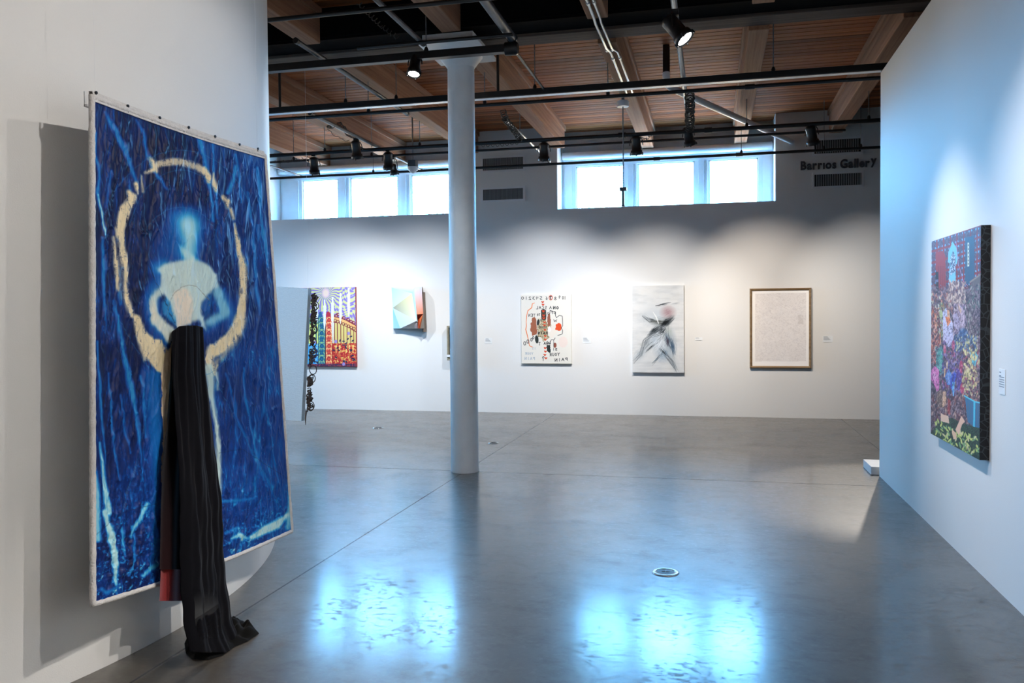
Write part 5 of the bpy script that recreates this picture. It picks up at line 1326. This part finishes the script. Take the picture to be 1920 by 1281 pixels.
fore_r = [(400, 530), (410, 536), (418, 552), (428, 586), (418, 598), (400, 606), (382, 614), (378, 602), (396, 590), (410, 586), (404, 566), (394, 550)]
mb_ = blur(pq.poly_mask(body, wob), 2); fr_ = blur(pq.poly_mask(fore_r, wob), 3)
blu_l = blur(pq.poly_mask([(300, 566), (308, 556), (318, 572), (325, 600), (327, 616), (314, 600), (301, 590)], wob), 2); blu_r = blur(pq.poly_mask([(376, 568), (394, 546), (397, 566), (388, 588), (376, 600)], wob), 2)
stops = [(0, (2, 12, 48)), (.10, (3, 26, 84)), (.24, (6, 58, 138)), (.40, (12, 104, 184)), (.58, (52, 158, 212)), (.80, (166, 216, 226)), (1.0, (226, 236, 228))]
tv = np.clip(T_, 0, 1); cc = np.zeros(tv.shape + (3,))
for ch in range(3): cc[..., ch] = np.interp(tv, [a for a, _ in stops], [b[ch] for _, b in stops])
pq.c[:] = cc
def cream(mask, col=(232, 216, 178), a=1.0): pq.blend(mask * a, col)
pq.blend(fr_ * .85, (140, 204, 226)); pq.blend(mb_ * .96, (208, 228, 222)); pq.blend(mb_ * np.clip((330 - pq.x) / 50, 0, 1) * np.clip((pq.y - 545) / 40, 0, 1) * .9, (232, 224, 204))
pq.blend(mb_ * np.clip((pq.x - 345) / 50, 0, 1) * .35, (176, 216, 226))
pq.blend(blur(pq.poly_mask([(322, 552), (334, 542), (346, 541), (354, 556), (358, 606), (329, 617), (324, 590)], wob), 2) * .9, (238, 224, 206))
pq.blend(blu_l * .95, (30, 136, 200)); pq.blend(blu_r * .95, (14, 84, 158))
pq.blend(mb_ * np.clip((n_f - .55) * 2, 0, .35), (170, 196, 200))
# halo brushed in cream
rag = np.clip((n_f * .6 + n_v2 * .5 + n_r * .35 - .46) * 5, 0, 1)
def halo(pts, r, a=1.0, soft=5):
    m = pq.stroke_mask(pts, r, soft, raw=True); core = pq.stroke_mask(pts, [q * .6 for q in r] if not np.isscalar(r) else r * .6, soft, raw=True)
    cream(np.maximum(m * rag, core * .9) * a)
halo([(272, 324), (284, 318), (291, 312)], [3, 4, 4]); halo([(278, 298), (286, 310), (290, 321)], [3, 6, 4]); halo([(292, 308), (322, 303), (345, 306), (366, 313), (378, 322)], [6, 7, 7, 6, 6], .85)
halo([(379, 318), (386, 332), (386, 341)], [5, 6, 3]); halo([(397, 326), (399, 345), (402, 358)], [2, 5, 3]); halo([(417, 370), (424, 378), (423, 390)], [5, 5, 2]); halo([(429, 392), (435, 410)], [3, 3], .9)
halo([(438, 420), (443, 450), (450, 490), (455, 528), (453, 560), (450, 580)], [2, 4, 6, 7, 7, 8]); halo([(450, 580), (444, 610), (428, 635), (408, 652), (394, 662)], [8, 11, 12, 12, 10])
halo([(452, 575), (453, 600), (448, 622), (436, 645), (414, 668), (402, 680)], [5, 6, 5, 5, 5, 5], .6, 8)
halo([(253, 345), (256, 362)], [4, 3]); halo([(240, 360), (245, 370), (234, 392), (226, 420), (222, 440)], [4, 8, 10, 8, 7]); halo([(264, 330), (265, 360)], [1.5, 1.5])
halo([(222, 430), (228, 470), (232, 510), (236, 560), (243, 590)], [7, 6, 5, 5, 6]); halo([(212, 445), (216, 490), (219, 530), (220, 545)], [2, 4, 3, 1.5]); halo([(225, 440), (222, 500), (226, 560)], [5, 4, 3], .35)
halo([(252, 596), (262, 625), (276, 650), (300, 680)], [6, 10, 17, 16]); halo([(262, 620), (266, 660), (270, 675)], [4, 6, 3], .7); halo([(290, 650), (305, 680), (316, 690)], [14, 20, 16])
halo([(394, 655), (388, 675), (396, 700), (404, 685)], [10, 8, 5, 2])
cream(pq.poly_mask([(318, 640), (322, 690), (318, 740), (306, 840), (302, 905), (300, 905), (301, 820), (300, 700), (302, 690)], wob), (228, 210, 182))
for pts, r in (([(388, 690), (392, 730), (398, 770), (402, 810)], [8, 7, 4, 3]), ([(402, 700), (406, 730)], [3, 2]), ([(402, 800), (404, 850), (406, 900), (405, 935)], [3, 5, 6, 5])):
    pq.blend(pq.stroke_mask(pts, r, 6, raw=True) * .9, (206, 228, 220))
# quilting threads
def thread(pts, col=(40, 130, 180), a=.55, r=.5): pq.blend(pq.stroke_mask(pts, r, .8, raw=True) * a, col)
def arc(cx_, cy_, rx, ry, a0, a1, n=40): return [(cx_ + rx * math.cos(t), cy_ + ry * math.sin(t)) for t in np.linspace(a0, a1, n)]
thread(arc(335, 480, 152, 198, PI * 1.12, PI * 1.9)); thread(arc(336, 470, 100, 151, PI * 1.1, PI * 1.9)); thread(arc(336, 470, 72, 81, PI * 1.1, PI * 1.95)); thread(arc(352, 620, 46, 85, PI * 1.05, PI * 1.85), (120, 120, 110), .7)
thread([(228, 345), (260, 450), (290, 535), (328, 615)], (20, 40, 70), .8); thread([(440, 440), (415, 500), (385, 570)]); thread([(390, 690), (440, 790), (500, 900), (530, 960)]); thread([(285, 720), (250, 880), (225, 970), (190, 1080)]); thread([(180, 1003), (230, 960), (290, 945)], (6, 20, 60)); thread([(403, 850), (450, 842), (545, 902)], (6, 20, 60), .5)
thread(arc(345, 560, 122, 150, -.2, 1.35)); thread([(222, 600), (262, 670), (285, 700)])
# relief: puckers follow the same creases
n_g = pq.noise(9, 2.2, 12, 2, .12)
ridge = np.exp(-((pq.noise(11, 1.3, 15, 2, .10) - .5) / .05) ** 2) * .006 + np.exp(-((pq.noise(17, 2.0, 18, 2, -.12) - .5) / .06) ** 2) * .004
dispm = (n_g - .5) * .018 + ridge + (n_v2 - .5) * .003 + (pq.noise(12, 6, 41, 3, .6) - .5) * .022 * lowband + .010 * np.sin(uu * PI)
fade = np.clip(np.minimum.reduce([uu * 18, (1 - uu) * 18, vv * 22, (1 - vv) * 22]), 0, 1)
QX = XQ + dispm * fade
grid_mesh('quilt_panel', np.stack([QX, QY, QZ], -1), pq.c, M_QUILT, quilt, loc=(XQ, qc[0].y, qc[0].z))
MB_ = MB()
# padded backing and binding
M_BIND = mat('pale_grey_binding', (206, 203, 200), .8, 0, .08, 60, .5, 120)
edge = []
K = 120
for side, fn in enumerate((lambda t: (t, 0), lambda t: (1, t), lambda t: (1 - t, 1), lambda t: (0, 1 - t))):
    for i in range(K):
        u_, v_ = fn(i / K); iu = min(NC - 1, int(round(u_ * (NC - 1)))); iv = min(NR - 1, int(round(v_ * (NR - 1))))
        edge.append((XQ - .002, QY[iv, iu], QZ[iv, iu]))
rnd = random.Random(2)
rad = [(.0125 if (K <= i < 3 * K) else .0135) * rnd.uniform(.9, 1.12) for i in range(len(edge))]
mb = MB(); mb.tube(edge, .013, 8, closed=True, radii=rad); mb.build('edge_binding', M_BIND, quilt)
mb = MB(); top = [(XQ - .003, QY[0, i], QZ[0, i] + .002) for i in range(0, NC, 6)]
for a_, b_ in zip(top[:-1], top[1:]):
    mb.add([(a_[0] + .010, a_[1], a_[2] - .022), (b_[0] + .010, b_[1], b_[2] - .022), (b_[0] + .004, b_[1], b_[2] + .022), (a_[0] + .004, a_[1], a_[2] + .022), (a_[0] - .016, a_[1], a_[2] - .022), (b_[0] - .016, b_[1], b_[2] - .022), (b_[0] - .016, b_[1], b_[2] + .022), (a_[0] - .016, a_[1], a_[2] + .022)],
           [(0, 1, 2, 3), (3, 2, 6, 7), (7, 6, 5, 4), (4, 5, 1, 0)])
mb.build('hanging_sleeve', M_BIND, quilt)
bk = np.stack([np.full(QY.shape, XQ - .012), QY, QZ], -1)[::12, ::12]
grid_mesh('quilt_backing', bk[:, ::-1], np.full(bk.shape, 200.0)[:, ::-1], M_PAPER, quilt, loc=(XQ, qc[0].y, qc[0].z))
M_PIN = mat('dark_pin', (40, 40, 42), .4, .6)
for x_, y_ in ((178.5, 174), (238, 199), (298, 221), (352.5, 239), (402, 256), (448, 271), (482.5, 279)):
    q = at_x(x_, y_, XQ + .0)
    MB().tube([(XQ + .005, q.y, q.z - .03), (XQ + .002, q.y, q.z + .002)], .0028, 6).lathe([(0, .007), (.006, .007)], (XQ + .002, q.y, q.z), (1, 0, 0), 10).build('hanging_pin', M_PIN, quilt)
for q in (at_x(178.5, 176, XQ), at_x(482.5, 281, XQ)):
    MB().tube([(XQ, q.y, q.z - .01), (XQ, q.y, DECK)], .0006, 4).build('hanging_line', M_WHITE, quilt)
q = qc[0]
wx = cx + math.sqrt(R * R - (q.y - cy) ** 2)
MB().box(XQ - .03, XQ - .012, q.y - .016, q.y + .02, q.z - .045, q.z - .035).box(XQ - .03, XQ - .024, q.y - .016, q.y - .008, q.z - .045, q.z + .02).build('bracket', M_WHITE, quilt)

# ------------------------------------------------------------------ black cloth falling from the quilt
def interp(tab, y):
    ys = [t[0] for t in tab]; return np.array([np.interp(y, ys, [t[k] for t in tab]) for k in range(1, len(tab[0]))])
rows = [(611, 323, 381, -2.575), (640, 322, 383, -2.545), (700, 321, 386, -2.525), (760, 325, 393, -2.515), (850, 331, 400, -2.505), (950, 336, 409, -2.495),
        (1050, 339, 412, -2.48), (1120, 341, 419, -2.465), (1170, 344, 427, -2.455), (1200, 347, 438, -2.445), (1222, 353, 450, -2.435)]
nc, nr = 150, 260
ysr = np.linspace(611, 1222, nr); P = np.zeros((nr, nc, 3)); rng = np.random.RandomState(6)
ph = rng.rand(8) * 6.28
for i, yy in enumerate(ysr):
    xl, xr, X0 = interp(rows, yy); v_ = i / (nr - 1)
    for j in range(nc):
        u_ = j / (nc - 1)
        ytop = 13 * (1 - min(1, (4 * u_ * (1 - u_)) ** .5 * 1.1)) * max(0, 1 - v_ * 6)      # arched top
        fold = (.005 * math.sin(u_ * 31 + ph[0] + 2.6 * v_ + 1.4 * math.sin(v_ * 5)) * (1.1 - .6 * v_) + .012 * math.sin(u_ * 15 + ph[1] - 3 * v_ + .8 * math.sin(v_ * 7)) * (.5 + .6 * v_) + .020 * math.sin(u_ * 7.5 + ph[2] + v_ * 1.9) * (.15 + .7 * v_) + .0025 * math.sin(u_ * 52 + v_ * 14))
        bulge = .05 * math.sin(u_ * PI) ** .7 * (.4 + .8 * v_)
        wig = .004 * math.sin(v_ * 60 + u_ * 8) * v_
        q = at_x(xl + (xr - xl) * u_, yy + ytop, X0)
        P[i, j] = (X0 + bulge + fold * .9 + wig, q.y, max(q.z, .004 + .02 * max(0, fold * 20)))
shade = np.zeros((nr, nc, 3)); shade[:] = (13, 13, 18); al = np.ones((nr, nc))
VV = np.linspace(0, 1, nr)[:, None]; UU = np.linspace(0, 1, nc)[None, :]
al -= .28 * np.clip((VV - .80) * 14, 0, 1) * np.clip((.965 - VV) * 20, 0, 1) * (np.abs(UU - .38) < .28) 
M_SCARF = painted('black_muslin', 0.95, 0.08, sheen=0.06, bump=0.3, bscale=260, alpha_attr=True)
o = grid_mesh('black_cloth', P, shade, M_SCARF, quilt, al, loc=(-2.5, 3.75, 1.6))
sd = o.modifiers.new('thickness', 'SOLIDIFY'); sd.thickness = .003
# the crumpled end lying on the floor
outl = [(346, 1208), (349, 1226), (362, 1238), (390, 1239), (418, 1230), (440, 1214), (464, 1204), (486, 1189), (478, 1182), (468, 1184), (462, 1172), (448, 1174), (436, 1166), (428, 1150), (420, 1140), (400, 1160), (375, 1180)]
op = [at_z(x_, y_, 0) for x_, y_ in outl]; cen = at_z(405, 1195, 0); no = 140; ni = 34
pts = []
for k in range(no):
    f_ = k / no * len(op); i0 = int(f_) % len(op); t = f_ - int(f_); pts.append(op[i0].lerp(op[(i0 + 1) % len(op)], t * t * (3 - 2 * t)))
P = np.zeros((ni, no + 1, 3))
for i in range(ni):
    s_ = 1 - i / (ni - 1)
    for k in range(no + 1):
        p_ = pts[k % no]; a = 2 * PI * k / no
        x_, y_ = cen.x + (p_.x - cen.x) * s_, cen.y + (p_.y - cen.y) * s_
        nz_ = .5 + .25 * math.sin(x_ * 41 + 2.1 * math.sin(y_ * 33)) + .25 * math.sin(y_ * 57 + x_ * 23 + 1.3 * math.sin(x_ * 60)) + .15 * math.sin(x_ * 110 - y_ * 90)
        h_ = (1 - s_ ** 4) * (.025 + .085 * nz_)
        P[i, k] = (x_, y_, .003 + h_)
grid_mesh('black_cloth_end', P[:, ::-1], np.full((ni, no + 1, 3), 17.0), M_SCARF, quilt, np.ones((ni, no + 1)), loc=(cen.x, cen.y, 0))
# dark sheer side layer and the red cloth under it
def sheet(name, tab, X_off, nc, nr, colfn, m, amp=.01, seed=0):
    ys_ = np.linspace(tab[0][0], tab[-1][0], nr); P = np.zeros((nr, nc, 3)); C_ = np.zeros((nr, nc, 3))
    for i, yy in enumerate(ys_):
        xl, xr, X0 = interp(tab, yy)
        for j in range(nc):
            u_ = j / (nc - 1); q = at_x(xl + (xr - xl) * u_, yy, X0)
            P[i, j] = (X0 + X_off + amp * math.sin(u_ * 11 + seed + i * .02) * (1 if i else 0), q.y, q.z); C_[i, j] = colfn(u_, i / (nr - 1))
    return grid_mesh(name, P, C_, m, quilt, np.ones((nr, nc)), loc=(-2.55, 3.7, 1.2))
sheet('black_veil', [(640, 320, 350, -2.572), (700, 318, 352, -2.567), (800, 310, 352, -2.56), (870, 303, 352, -2.555), (950, 301, 350, -2.55), (1068, 300, 350, -2.545)], 0, 40, 120,
      lambda u_, v_: (20 + 14 * max(0, v_ - .6) * 2.5 + (20 * (1 - u_) if v_ < .4 else 0), 15 + (12 * (1 - u_) if v_ < .4 else 0), 18), M_SCARF, .006, 1)
M_RED = painted('red_muslin', .8, .2, sheen=.3, bump=.3)
o = sheet('red_cloth', [(900, 303, 352, -2.565), (1068, 301, 352, -2.56), (1127, 299, 352, -2.556)], 0, 40, 60, lambda u_, v_: (112 if u_ > .38 else 128, 12 if u_ > .38 else 34, 20 if u_ > .38 else 36), M_RED, .005, 2)
o['label'] = 'dark red cloth end below the black one'
